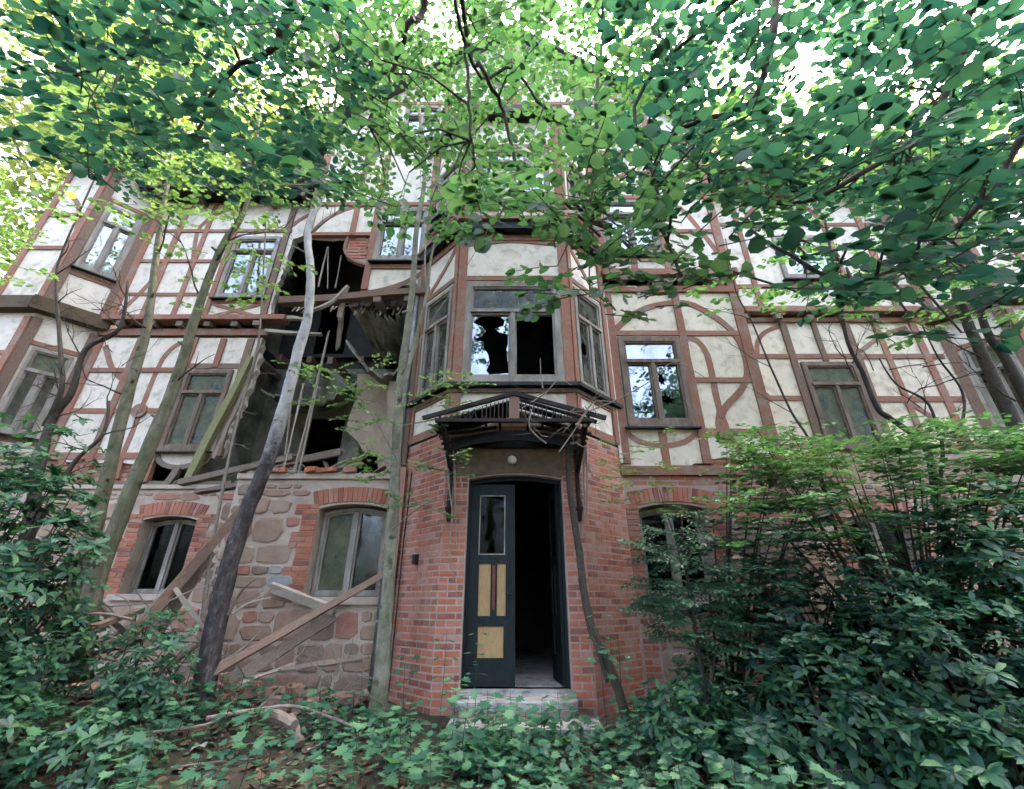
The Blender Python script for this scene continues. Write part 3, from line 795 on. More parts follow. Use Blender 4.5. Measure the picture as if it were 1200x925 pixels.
# bay
for F_, a, b in ((FF, XB0 + .075, XB1 - .075),):
    V(F_, a, 3.5, 7.66, .15); V(F_, b, 3.5, 7.66, .15); V(F_, a, 7.9, 11, .15); V(F_, b, 7.9, 11, .15)
    H(F_, a, b, 6.66, .10); H(F_, a, b, 7.60, .13, d=.03); H(F_, a, b, 8.65, .10); H(F_, a, b, 10.2, .10); H(F_, a, b, 3.78, .12)
    Cv(F_, smooth_path([(a + .05, 7.44), (a + .3, 7.48), (0, 7.54), (b - .3, 7.48), (b - .05, 7.44)], 3), .07)
for F_, s_ in ((FBL, -1), (FBR, 1)):
    e = (LB - .09) if s_ > 0 else .09
    V(F_, e, 3.82, 7.66, .13); V(F_, e, 7.9, 11, .13)
    i_ = .05 if s_ > 0 else LB - .05
    V(F_, i_, 3.82, 7.66, .09); V(F_, i_, 7.9, 11, .09)
    H(F_, .05, LB - .05, 6.70, .10, mat='red_wood'); H(F_, .05, LB - .05, 7.60, .13, d=.03); H(F_, .05, LB - .05, 3.86, .13); H(F_, .05, LB - .05, 4.40, .06)
    if s_ < 0: Cv(F_, smooth_path([(.15, 6.75), (.45, 6.95), (.8, 7.25), (LB - .1, 7.5)], 3), .10)
    else: Cv(F_, smooth_path([(LB - .15, 6.75), (LB - .45, 6.95), (.35, 7.25), (.1, 7.5)], 3), .10)

# bay cornices wrap the three faces
def wrap(name, z0, z1, d, mat, label=None, ext=0.0):
    m = MB()
    t = d * math.tan(math.radians(22.5))
    inner = [(XB0 - PB - .02, YM), (XB0, YF), (XB1, YF), (XB1 + PB + .02, YM)]
    outer = [(XB0 - PB - d * .7071 * 1.4, YM - .0), (XB0 - t, YF - d), (XB1 + t, YF - d), (XB1 + PB + d * .7071 * 1.4, YM)]
    b = len(m.v)
    for z in (z0, z1):
        for x, y in outer: m.v.append((x, y, z))
        for x, y in [(p[0] * .97, p[1] + .12) for p in inner]: m.v.append((x, y, z))
    for i in range(3):
        m.face([b + i, b + i + 1, b + 8 + i + 1, b + 8 + i]); m.face([b + 4 + i + 1, b + 4 + i, b + 12 + i, b + 12 + i + 1])
        m.face([b + i + 1, b + i, b + 4 + i, b + 4 + i + 1]); m.face([b + 8 + i, b + 8 + i + 1, b + 12 + i + 1, b + 12 + i])
    m.face([b, b + 8, b + 12, b + 4]); m.face([b + 3, b + 7, b + 15, b + 11])
    return part(m, name, mat, label=label)
wrap('cornice', 7.68, 7.86, .20, M['dark_metal']); wrap('cornice_rail', 7.862, 7.93, .26, M['timber'])
wrap('cornice', 8.42, 8.50, .14, M['dark_metal']); wrap('cornice_rail', 8.34, 8.418, .08, M['timber'])
wrap('cornice', 11.02, 11.25, .25, M['dark_metal'])
wrap('window_ledge', 4.47, 4.53, .16, M['dark_metal'], label='dark metal ledge under the bay windows')
wrap('window_ledge', 4.40, 4.465, .06, M['frame_brown'])

# ---------------------------------------------------------------- windows
blob = lambda cx, cy, rx, ry, n=14: [(cx + rx * math.cos(6.283 * i / n) * q, cy + ry * math.sin(6.283 * i / n) * q) for i in range(n) for q in [rnd.uniform(.45, .75) if i % 2 else rnd.uniform(.95, 1.35)]]
bh = [(.50, .04), (.95, .06), (.97, .30), (.90, .44), (.97, .56), (.93, .66), (.72, .70), (.60, .76), (.82, .80), (.86, .90), (.70, .97), (.22, .95), (.06, .86), (.30, .79), (.38, .72), (.30, .64), (.16, .60), (.02, .58), (.34, .55), (.36, .44), (.46, .34), (.50, .20), (.42, .10)][::1]
window(FF, -.80, .82, 4.60, 6.57, ('glass_dirty', 'glass_sky', None), .685, holes={1: [bh]}, fw=.10, label='wide bay window, left pane jagged and right pane gone', rec=.03)
sh = MB()
sh.poly(FF, [(.70, 4.72), (.735, 4.72), (.735, 5.5), (.705, 5.3), (.715, 5.0), (.68, 4.9)], [], -.036, -.031); part(sh, 'glass_shard', M['glass_dirty'])
window(FBL, .18, LB - .14, 4.60, 6.57, ('glass_dirty', 'glass_dirty', 'glass_dirty'), .685, fw=.07, label='dusty side window on the left of the bay', rec=.03)
bs = [(.30, .12), (.42, .30), (.40, .48), (.62, .46), (.80, .52), (.86, .64), (.62, .66), (.40, .80), (.45, .66), (.20, .58), (.10, .45), (.22, .36)]
window(FBR, .14, LB - .18, 4.60, 6.57, ('glass_dirty', 'glass_dirty', 'glass_dirty'), .685, fw=.07, holes={1: [bs], 2: [blob(.3, .5, .2, .12)]}, label='side window on the right of the bay with a hole in it', rec=.03)
window(FF, -.72, .76, 8.75, 10.1, ('glass_sky',) * 3, .7, fw=.08, rec=.03)
for F_ in (FBL, FBR): window(F_, .2, LB - .2, 8.75, 10.1, ('glass_sky',) * 3, .7, rec=.03)
window(FM, 1.97, 3.12, 4.17, 5.93, ('glass_sky',) * 3, .70, 'frame_brown', holes={2: [blob(.34, .36, .24, .10), blob(.2, .72, .16, .13)]}, fw=.10, rec=.0, label='window with two holes in its right pane beside the bay')
window(FM, 1.98, 3.10, 7.95, 9.5, ('glass_sky',) * 3, .72, fw=.09, rec=.0)
window(FM, -2.86, -1.80, 7.78, 9.25, ('glass_sky',) * 3, .72, fw=.10, rec=.0, label='upper window reflecting the sky, right of the torn opening')
window(FW, -6.86, -5.88, 4.13, 5.88, ('glass_green',) * 3, .70, 'frame_brown', fw=.085, rec=.0, label='window green with algae at the torn edge')
window(FW, -6.82, -5.70, 7.78, 9.62, ('glass_sky',) * 3, .76, fw=.09, rec=.0)
window(FR, 5.95, 7.08, 4.10, 5.93, ('glass_green',) * 3, .72, 'frame_brown', fw=.09, rec=.0, label='window green with algae behind the shrubs')
window(FR, 6.22, 7.5, 8.12, 9.4, ('glass_sky',) * 3, .7, fw=.09, rec=.0)
for FT in (FTL, FTR):
    window(FT, .2, .82, 4.35, 6.1, ('glass_green', 'glass_dark', 'glass_dark'), .72, fw=.06, rec=.0)
    window(FT, .16, .84, 8.2, 10.1, ('glass_sky', 'glass_sky', 'glass_sky'), .72, fw=.08, rec=.0)
window(FM, -2.7, -1.8, 11.6, 12.9, ('glass_sky',) * 3, .7); window(FM, 1.8, 2.7, 11.6, 12.9, ('glass_sky',) * 3, .7)

# ---------------------------------------------------------------- ground floor masonry
ARC = .075
win_g = {'L1': (FW, -6.70, -5.72, 1.58, 2.80), 'L2': (FM, -3.02, -1.95, 1.52, 2.78), 'R1': (FM, 1.98, 3.05, 1.52, 2.78), 'R2': (FR, 5.9, 7.0, 1.55, 2.80)}
def opening(k, g=0.0):
    F, a, b, c, e = win_g[k]; return arched(a - g, b + g, c - g, e, ARC)
stone_l = plate('stone_wall', FW, rect(-9.1, -4.42, 0, 3.36), [opening('L1')], M['stone_mortar'], .45, label='rubble stone wall of the left wing')
stone_m = plate('stone_wall', FM, rect(-4.42, XB0 - PB + .02, 0, 3.24), [opening('L2')], M['stone_mortar'], .45, label='rubble stone wall left of the brick bay')
stone_r = plate('stone_wall', FM, rect(XB1 + PB - .02, 4.42, 0, 3.30), [opening('R1')], M['mortar'], .45, label='brick and stone wall right of the brick bay')
stone_w = plate('stone_wall', FR, rect(4.42, 9.1, 0, 4.0), [opening('R2')], M['stone_mortar'], .45, label='stone wall of the right wing behind the shrubs')
for x0, y0, y1 in ((-4.42, YM, YW), (4.42, YM, YR)):
    m_ = MB(); F_ = Frame(x0, y1, 0, -1) if x0 < 0 else Frame(x0, y0, 0, 1)
    m_.box(F_, .46, y1 - y0 - .46, 0, 3.23, -.44, -.002); part(m_, 'return_wall', M['stone_mortar'])
    if x0 > 0:
        m_ = MB(); m_.box(F_, 0.17, y1 - y0 - .17, 3.4, 10.99, -.2, -.002); part(m_, 'return_wall', M['plaster'])
for FT, FTF, s_ in ((FTL, FTLF, -1), (FTR, FTRF, 1)):
    a, b = sorted((s_ * (TX + TP), s_ * (TX + TP + 1.1)))
    m_ = MB(); m_.box(FT, 0.0, LT, 0, 4.0, -.4, 0); m_.box(FTF, a, b, 0, 3.99, -.4, -.003); part(m_, 'turret_base', M['stone_mortar'])

# rubble stones
def near(k, u, z, gx, gt, gb):
    F, a, b, c, e = win_g[k]
    return a - gx < u < b + gx and c - gb < z < e + ARC + gt
stones = []
def stone_field(F, u0, u1, z0, z1, avoid, base, small=1.0):
    z = z0
    while z < z1 - .06:
        h = rnd.uniform(.24, .44) * small
        if z + h > z1 - .08: h = z1 - z
        u = u0 - rnd.uniform(0, .2)
        while u < u1:
            w = rnd.uniform(.22, .56) * small
            cu, cz = u + w / 2, z + h / 2
            subs = [(u, u + w, z, z + h)]
            if rnd.random() < .4 and w > .3: subs = [(u, u + w, z, z + h * .55), (u, u + w * .5, z + h * .55, z + h), (u + w * .5, u + w, z + h * .55, z + h)]
            for (a, b, c, e) in subs:
                cu, cz = (a + b) / 2, (c + e) / 2
                if a < u0 or b > u1: a, b = max(a, u0), min(b, u1)
                if b - a < .07 or avoid(cu, cz): continue
                g = rnd.uniform(.004, .02)
                n = rnd.choice((6, 7, 8, 9)); pts = []
                rx, rz = (b - a) / 2 - g, (e - c) / 2 - g
                a0 = rnd.uniform(0, 6.28)
                for i in range(n):
                    t = a0 + 6.283 * i / n
                    # superellipse: between a box and an oval
                    ct, st = math.cos(t), math.sin(t); p = rnd.uniform(.3, .8)
                    pts.append(((a + b) / 2 + rx * math.copysign(abs(ct) ** p, ct) * rnd.uniform(.93, 1.10), (c + e) / 2 + rz * math.copysign(abs(st) ** p, st) * rnd.uniform(.93, 1.10)))
                stones.append((F, pts, base))
            u += w
        z += h
stone_field(FW, -8.95, -4.45, .25, 3.30, lambda u, z: near('L1', u, z, .34, .34, .16), stone_l)
stone_field(FM, -4.40, -1.80, .2, 3.18, lambda u, z: near('L2', u, z, .28, .36, .12) or (u > -2.2 and z > 1.3), stone_m)
n_main = len(stones)
stone_field(FM, 2.05, 4.40, .2, 3.2, lambda u, z: near('R1', u, z, .30, .36, .12) or (u < 2.2 and z > 1.3) or z > 2.6, stone_r)
stone_field(FR, 4.5, 9.0, .3, 3.9, lambda u, z: near('R2', u, z, .30, .3, .1), stone_w)
def stone_geo(mb, F, pts, mi):
    cx = sum(p[0] for p in pts) / len(pts); cz = sum(p[1] for p in pts) / len(pts)
    d = rnd.uniform(.012, .035); n = len(pts); b = len(mb.v)
    for (k, dd) in ((1.0, -.03), (1.0, d * .6), (.86, d)):
        for u, z in pts: mb.v.append(tuple(F.P(cx + (u - cx) * k, cz + (z - cz) * k, dd + (rnd.uniform(-.004, .004) if dd > 0 else 0))))
    for r in range(2):
        for i in range(n):
            j = (i + 1) % n; mb.face([b + r * n + i, b + r * n + j, b + (r + 1) * n + j, b + (r + 1) * n + i], mi)
    mb.face([b + 2 * n + i for i in range(n)], mi)
def pick_stone(): return rnd.choices(range(5), (4, 4, 2, 3, 2))[0]
joined = {}
for i, (F, pts, base) in enumerate(stones):
    if i < n_main and i < 290:
        mb = MB(); stone_geo(mb, F, pts, 0)
        mt = STN[pick_stone()]
        if F is FM and abs(pts[0][0] + 3.60) < .12 and abs(pts[0][1] - 1.9) < .14: mt = M['grey_block']
        mb.build('stone', mt, base)
    else:
        key = base.name
        if key not in joined: joined[key] = (MB(), base)
        stone_geo(joined[key][0], F, pts, pick_stone())
for k, (mb, base) in joined.items(): part(mb, 'stones', STN, base, kind='stuff')

# bricks
bricks = []     # (matrix, base)
CO = .083
def brick(F, u0, u1, z0, z1, d, base, jit=.003):
    m = F.mat() @ Matrix.Translation(((u0 + u1) / 2 + rnd.uniform(-.002, .002), (z0 + z1) / 2, d + rnd.uniform(-jit, jit) - .05)) @ Matrix.Rotation(rnd.uniform(-.006, .006), 4, 'Z') @ Matrix.Diagonal((u1 - u0, z1 - z0, .10, 1))
    bricks.append((m, base))
def brick_field(F, u0, u1, z0, z1, base, avoid=None, d=.005, L=.245):
    k = 0; z = z0
    while z < z1 - .03:
        off = 0 if k % 2 else -L / 2
        u = u0 + off
        while u < u1 - .01:
            a, b = max(u, u0), min(u + L, u1)
            if rnd.random() < .18 and b - a > .2:        # a header pair now and then
                segs = [(a, (a + b) / 2), ((a + b) / 2, b)]
            else: segs = [(a, b)]
            for a_, b_ in segs:
                if b_ - a_ > .03 and not (avoid and avoid((a_ + b_) / 2, z + CO / 2)):
                    brick(F, a_ + .007, b_ - .007, z + .0075, z + CO - .0075, d, base)
            u += L
        z += CO; k += 1
def soldier_arch(F, u0, u1, z1, rise, base, h=.25, d=.018):
    n = int((u1 - u0 + .3) / .078)
    for i in range(n):
        t = (i + .5) / n; u = u0 - .12 + (u1 - u0 + .24) * t
        ang = (.5 - t) * .55
        z = z1 + rise * (1 - (2 * t - 1) ** 2) + h / 2 + .012
        m = F.mat() @ Matrix.Translation((u, z, d + rnd.uniform(-.003, .003) - .05)) @ Matrix.Rotation(ang, 4, 'Z') @ Matrix.Diagonal((.071, h, .10, 1))
        bricks.append((m, base))
DOOR = arched(-.62, .71, .50, 3.04, .07)
bw_f = plate('brick_wall', FF, rect(XB0, XB1, 0, 3.74), [DOOR], M['mortar'], .30, label='weathered red brick around the entrance')
bw_l = plate('brick_wall', FBL, rect(0, LB - .002, 0, 3.76), [], M['mortar'], .30, label='weathered red brick, left slanting side of the bay')
bw_r = plate('brick_wall', FBR, rect(.002, LB, 0, 3.76), [], M['mortar'], .30, label='pale pinkish brick, right slanting side of the bay')
nodoor = lambda u, z: (-.64 < u < .73 and z < 3.5)
brick_field(FF, XB0 - .004, -.625, .17, 3.49, bw_f); brick_field(FF, .715, XB1 + .004, .17, 3.49, bw_f)
brick_field(FBR, -.004, LB - .012, .17, 3.74, bw_r); brick_field(FBL, .012, LB + .004, .17, 3.74, bw_l)
n_prime = len(bricks)
# toothed brick jambs and arches around the ground floor windows
for k, base in (('L2', stone_m), ('L1', stone_l), ('R1', stone_r), ('R2', stone_w)):
    F, a, b, c, e = win_g[k]
    z = c - .08; i = 0
    while z < e + .06:
        w = .37 if (i // 3) % 2 else .25
        for s_ in (0, 1):
            if s_ == 0:
                ed = a; x = a - w
                if k == 'L2' and False: continue
            else: x = b; 
            if k == 'L2' and s_ == 1: w2 = .19
            elif k == 'R1' and s_ == 0: x = a - .20; w2 = .20
            else: w2 = w
            if w2 > .26:
                m_ = x + (.125 if i % 2 else .245)
                brick(F, x + .005, m_ - .005, z + .006, z + CO - .006, .018, base); brick(F, m_ + .005, x + w2 - .005, z + .006, z + CO - .006, .018, base)
            else: brick(F, x + .005, x + w2 - .005, z + .006, z + CO - .006, .018, base)
        z += CO; i += 1
    soldier_arch(F, a, b, e + .01, ARC, base)
brick_field(FM, 1.81, 4.40, 2.64, 3.28, stone_r, lambda u, z: near('R1', u, z, .18, .27, .1))
brick_field(FM, 1.81, 2.04, .17, 1.45, stone_r)
# brick rubble face behind the fallen plaster at the foot of the left wing
infill = plate('brick_infill', FW, rect(-9.05, -6.98, 3.42, 4.05), [], M['mortar'], .1, d=-.07, label='bare dusty brick where the plaster fell away')
brick_field(FW, -8.95, -7.0, 3.44, 4.0, infill, d=-.055)
inf2 = plate('brick_infill', FM, [(-3.46, 8.46), (-3.48, 8.1), (-3.28, 7.84), (-2.98, 7.72), (-2.98, 8.46)], [], M['mortar'], .1, d=-.05, label='bare brick panel beside the upper window')
brick_field(FM, -3.44, -2.98, 7.9, 8.46, inf2, d=-.035)
inf3 = plate('brick_infill', FM, rect(3.3, 4.3, 3.44, 3.6), [], M['mortar'], .1, d=-.06)
brick_field(FM, 3.3, 4.3, 3.44, 3.6, inf3, d=-.04)
unit = []
for mt in BR:
    mb = MB(); v = [(-.5, -.5, -.5), (.5, -.5, -.5), (.5, .5, -.5), (-.5, .5, -.5), (-.485, -.46, .5), (.485, -.46, .5), (.485, .46, .5), (-.485, .46, .5)]
    mb.hexa(v); unit.append(mb.mesh('brick', mt))
ordr = sorted(range(len(bricks)), key=lambda i: (bricks[i][0].translation - Vector((0, 0, EYE))).length * (1.0 if i < n_prime else 1.25))
single = set(ordr[:295]); joined = {}
for i, (m, base) in enumerate(bricks):
    wts = (3, 3, 3, 1.5, 4) if base in (bw_r, stone_r) else ((4, 2, 3, 5, 1) if base in (bw_l, bw_f, stone_m, stone_l) else (1, 3, 2, 1, 4))
    k = rnd.choices(range(5), wts)[0]
    if i in single:
        o = link_mesh('brick', unit[k], base); o.matrix_basis = m
    else:
        if base.name not in joined: joined[base.name] = (MB(), base)
        mb = joined[base.name][0]; n0 = len(mb.v)
        for q in ((-.5, -.5, -.5), (.5, -.5, -.5), (.5, .5, -.5), (-.5, .5, -.5), (-.485, -.46, .5), (.485, -.46, .5), (.485, .46, .5), (-.485, .46, .5)):
            mb.v.append(tuple(m @ Vector(q)))
        for q in ((0, 3, 2, 1), (4, 5, 6, 7), (0, 1, 5, 4), (1, 2, 6, 5), (2, 3, 7, 6), (3, 0, 4, 7)): mb.face([n0 + j for j in q], k)
for k, (mb, base) in joined.items(): part(mb, 'bricks', BR, base, kind='stuff')

# stone ledge on top of the ground floor, and stone window sills
m_ = MB(); m_.box(FM, -4.42, XB0 - PB + .0, 3.245, 3.33, -.5, .05); part(m_, 'stone_ledge', M['stone_mortar'])
m_ = MB(); m_.box(FW, -9.1, -4.42, 3.365, 3.44, -.5, .05); part(m_, 'stone_ledge', M['stone_mortar'])
m_ = MB(); m_.box(FW, -9.0, -5.3, 3.445, 3.52, -.3, .0); part(m_, 'sill_plate', M['old_wood'])
m_ = MB(); m_.box(FR, 4.42, 9.1, 4.0, 4.06, -.4, .06); part(m_, 'stone_ledge', M['stone_mortar'])
for k in win_g:
    F, a, b, c, e = win_g[k]
    m_ = MB(); m_.box(F, a - .12, b + .12, c - .10, c + .0, -.25, .07); part(m_, 'stone_sill', M['stone_mortar'])
window(FW, -6.68, -5.74, 1.59, 2.77, ('glass_dark',) * 3, upper=False, arch=ARC, fw=.04, rec=.27, sill=False, label='cellar height window with pale sashes in the left wing')
window(FM, -3.00, -1.97, 1.53, 2.75, ('glass_sky', 'glass_green', 'glass_dusk'), upper=False, arch=ARC, fw=.05, rec=.25, sill=False, label='ground floor window under a brick arch left of the bay')
window(FM, 2.0, 3.03, 1.53, 2.75, ('glass_dark',) * 3, upper=False, arch=ARC, fw=.05, rec=.28, sill=False, label='dark ground floor window right of the bay')
window(FR, 5.92, 6.98, 1.56, 2.77, ('glass_dark',) * 3, upper=False, arch=ARC, fw=.06, rec=.20, sill=False)

# ---------------------------------------------------------------- pipes and boards at the bay corners
m_ = MB(); x = XB0 - PB - .10
m_.tube([(x, 6.93, 6.9), (x, 6.93, 5), (x - .02, 6.93, 3.3), (x - .02, 6.93, .3)], .042, 10)
for z in (5.6, 2.7, 1.2): m_.tube([(x - .01, 6.93, z - .025), (x - .01, 6.93, z + .025)], .052, 10)
part(m_, 'downpipe', M['zinc'], smooth=True)
m_ = MB(); m_.box(FM, XB0 - PB - .05, XB0 - PB + .06, .2, 3.4, 0, .14); part(m_, 'brick_pier', BR[4], label='narrow pinkish pier beside the downpipe')
m_ = MB(); m_.box(FM, XB0 - PB - .04, XB0 - PB + .03, 3.45, 7.3, .0, .10); part(m_, 'corner_board', M['red_wood'])
m_ = MB(); m_.box(FM, XB0 - PB - .13, XB0 - PB - .06, 3.4, 7.3, .0, .05); part(m_, 'corner_board', M['frame'])
m_ = MB(); m_.box(FM, XB1 + PB - .03, XB1 + PB + .02, 3.5, 7.0, .0, .06); part(m_, 'corner_board', M['plaster'], label='whitewashed board between bay and wall')
m_ = MB(); m_.tube([FBL.P(.30, 3.3, .05), FBL.P(.29, 2.8, .05), FBL.P(.25, 2.2, .04), FBL.P(.25, .4, .04)], .012, 5); part(m_, 'cable', M['iron'])
m_ = MB(); m_.box(FBL, .55, .62, 1.93, 2.06, 0, .06); part(m_, 'iron_bracket', M['iron'])

# ---------------------------------------------------------------- door
m_ = MB(); m_.poly(FF, [(-.80, 3.49), (-.80, 3.10), (-.62, 3.10)] + [(-.62 + 1.33 * i / 8, 3.06 + .07 * (1 - (2 * i / 8 - 1) ** 2)) for i in range(9)] + [(.71, 3.10), (.74, 3.10), (.74, 3.49)], [], -.1, .024)
part(m_, 'door_lintel', M['lintel'], label='brown plaster lintel over the entrance')
n_ = 22
for i in range(n_):
    t = (i + .5) / n_; u = -.62 + 1.33 * t
    mm = MB(); zz = 3.075 + .07 * (1 - (2 * t - 1) ** 2); mm.box(FF, u - .026, u + .026, zz, zz + .23, .0, .028 + rnd.uniform(0, .004)); part(mm, 'arch_brick', M['lintel'])
fr = MB(); fr.poly(FF, arched(-.625, .715, .50, 3.045, .07), [arched(-.585, .675, .505, 2.99, .06)[::-1]], -.24, -.12); part(fr, 'door_frame', M['door_green'])
def door_leaf(P0, ux, uy, w, name_lbl, closed=True):
    F = Frame(P0[0], P0[1], ux, uy)
    z0, z1 = .52, 3.0
    d = MB()
    # stiles and rails with real openings for the panels
    d.poly(F, rect(0, w, z0, z1), [rect(.15, w - .15, .82, 1.17)[::-1], rect(.14, .30, 1.29, 1.92)[::-1], rect(.385, .50, 1.29, 1.92)[::-1], rect(.13, w - .14, 2.04, 2.84)[::-1]], -.045, 0.0)
    d.box(F, .04, w - .03, .56, .72, 0, .012)
    o = part(d, 'door', M['door_green'], label=name_lbl)
    for (a, b, c, e, mt, nm) in ((.145, w - .145, .815, 1.175, 'door_ochre', 'door_panel'), (.135, .305, 1.285, 1.925, 'door_ochre', 'door_panel'), (.38, .505, 1.285, 1.925, 'door_ochre', 'door_panel'), (.125, w - .135, 2.035, 2.845, 'glass_dark', 'pane')):
        q = MB(); q.box(F, a, b, c, e, -.03, -.014); part(q, nm, M[mt] if (closed or mt != 'door_ochre') else M['door_green'], o)
    q = MB(); q.box(F, .325, .36, 1.36, 1.90, -.004, .012); part(q, 'red_strip', M['door_red'], o)
    q = MB(); q.poly(F, rect(.125, w - .135, 2.035, 2.845), [rect(.14, w - .15, 2.05, 2.83)[::-1]], -.01, .006); part(q, 'glazing_bead', M['frame'], o)
    q = MB(); q.tube([F.P(w - .05, 1.55, 0), F.P(w - .05, 1.55, .05), F.P(w - .13, 1.55, .055)], .010, 6); part(q, 'handle', M['iron'], o)
    return o
door_leaf((-.585, YF + .16), 1, 0, .625, 'closed dark green door leaf with ochre panels')
door_leaf((.675, YF + .18), -.12, 1, .62, 'right door leaf standing open into the dark hall', False)
# wall lamp
m_ = MB(); m_.tube([FF.P(0, 3.29, 0), FF.P(0, 3.29, .06)], [.05, .035], 12); lamp = part(m_, 'wall_lamp', M['iron'], label='round opal lamp above the entrance')
m_ = MB()
for k in range(7):
    pass
pts = [FF.P(0, 3.29, .06 + .12 * t) for t in (0, .08, .25, .5, .75, .92, 1)]
m_.tube(pts, [.02, .045, .060, .066, .056, .035, .004], 14); part(m_, 'globe', M['globe'], lamp, smooth=True)

# steps (one step each under the house)
st = [(-.62, .72, 5.72, 6.22, .475, .40), (-.66, .92, 5.38, 5.80, .315, .20)]
for i, (a, b, y0, y1, zt, zb) in enumerate(st):
    m_ = MB(); F_ = Frame(0, y0, 1, 0)
    m_.poly(Frame(0, 0, 1, 0), rect(0, .001, 0, .001), [], 0, .001) if False else None
    # slab with worn front corners
    P = [(a, y1), (a, y0 + .05), (a + .04, y0), (a + .5, y0 + .012), (b - .35, y0 - .005), (b - .05, y0 + .01), (b, y0 + .06), (b, y1)]
    k0 = len(m_.v)
    for z in (zt - .09, zt - .012, zt):
        s_ = 0 if z < zt else .012
        for x_, y_ in P: m_.v.append((x_, y_ + (s_ if y_ < y1 else 0), z))
    n = len(P)
    for r_ in range(2):
        for j in range(n): m_.face([k0 + r_ * n + j, k0 + r_ * n + (j + 1) % n, k0 + (r_ + 1) * n + (j + 1) % n, k0 + (r_ + 1) * n + j])
    m_.face([k0 + 2 * n + j for j in range(n)][::1]); m_.face([k0 + j for j in reversed(range(n))])
    stp = part(m_, 'step', M['slab'], label=('upper worn stone step at the threshold', 'lower worn stone step half under leaves')[i])
    r_ = MB(); r_.box(F_, a + .05, b - .05, 0, zt - .092, -(y1 - y0), -.06); part(r_, 'riser', M['stone_mortar'], stp)
m_ = MB(); m_.box(FF, -.61, .70, .40, .505, -1.2, .012); part(m_, 'threshold', M['slab'])

# ---------------------------------------------------------------- interior
def box3(x0, x1, y0, y1, z0, z1, name, mat, label=None):
    m = MB(); F = Frame(0, y0, 1, 0); m.box(F, x0, x1, z0, z1, -(y1 - y0), 0); return part(m, name, mat, label=label)
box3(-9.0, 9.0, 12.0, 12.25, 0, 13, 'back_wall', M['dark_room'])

box3(-9.05, -1.80, 8.75, 11.98, 3.10, 3.34, 'floor_slab', M['interior'])
box3(-4.38, -1.80, 7.3, 8.74, 3.08, 3.235, 'floor_slab', M['interior'])
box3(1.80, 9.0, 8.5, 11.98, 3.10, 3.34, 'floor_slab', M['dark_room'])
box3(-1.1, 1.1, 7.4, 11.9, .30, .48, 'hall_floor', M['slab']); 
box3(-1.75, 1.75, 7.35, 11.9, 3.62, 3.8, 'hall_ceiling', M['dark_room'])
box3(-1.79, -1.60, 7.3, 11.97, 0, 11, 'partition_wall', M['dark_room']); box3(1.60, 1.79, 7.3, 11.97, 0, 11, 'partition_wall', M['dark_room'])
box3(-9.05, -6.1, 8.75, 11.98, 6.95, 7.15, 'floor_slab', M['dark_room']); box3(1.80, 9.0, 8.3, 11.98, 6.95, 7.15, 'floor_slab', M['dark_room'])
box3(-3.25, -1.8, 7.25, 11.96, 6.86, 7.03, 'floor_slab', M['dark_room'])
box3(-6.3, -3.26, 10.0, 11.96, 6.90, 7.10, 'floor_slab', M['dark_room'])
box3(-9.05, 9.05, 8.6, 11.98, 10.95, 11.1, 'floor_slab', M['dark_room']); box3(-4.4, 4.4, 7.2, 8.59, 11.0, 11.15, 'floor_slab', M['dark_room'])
# room walls seen through the hole
box3(-6.30, -6.12, 8.45, 11.95, 3.35, 6.9, 'partition_wall', M['interior'], 'grey green inner wall left of the torn opening')
box3(-6.30, -6.12, 8.45, 11.95, 7.16, 10.9, 'partition_wall', M['interior'])
FI = Frame(0, 9.9, 1, 0)
plate('partition_wall', FI, [(-6.1, 3.36), (-1.8, 3.36), (-1.8, 6.85), (-6.1, 6.85)], [rect(-4.9, -4.05, 3.4, 5.5), rect(-3.6, -3.0, 3.4, 5.4)], M['interior'], .12, label='inner wall with an empty doorway')
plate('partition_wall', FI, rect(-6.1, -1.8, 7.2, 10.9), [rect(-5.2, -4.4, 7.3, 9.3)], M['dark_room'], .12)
FJ = Frame(0, 8.1, 1, 0)
wp = ragged([(-3.22, 5.75), (-3.2, 5.0), (-3.26, 4.5), (-3.0, 4.28), (-2.85, 4.05), (-2.55, 4.0), (-2.5, 3.7), (-2.35, 3.36)], .04, .14)
plate('wallpapered_wall', FJ, wp + [(-1.8, 3.36), (-1.8, 5.75)], [], M['wallpaper'], .14, label='beige wallpapered wall torn off at its left edge')
FK = Frame(0, 7.55, 1, 0)
plate('wallpapered_wall', FK, ragged([(-2.35, 3.36), (-2.40, 4.1), (-2.32, 4.7), (-2.36, 5.3)], .03, .15)[::-1] + [(-1.8, 3.36), (-1.8, 5.3)], [], M['wallpaper'], .08)
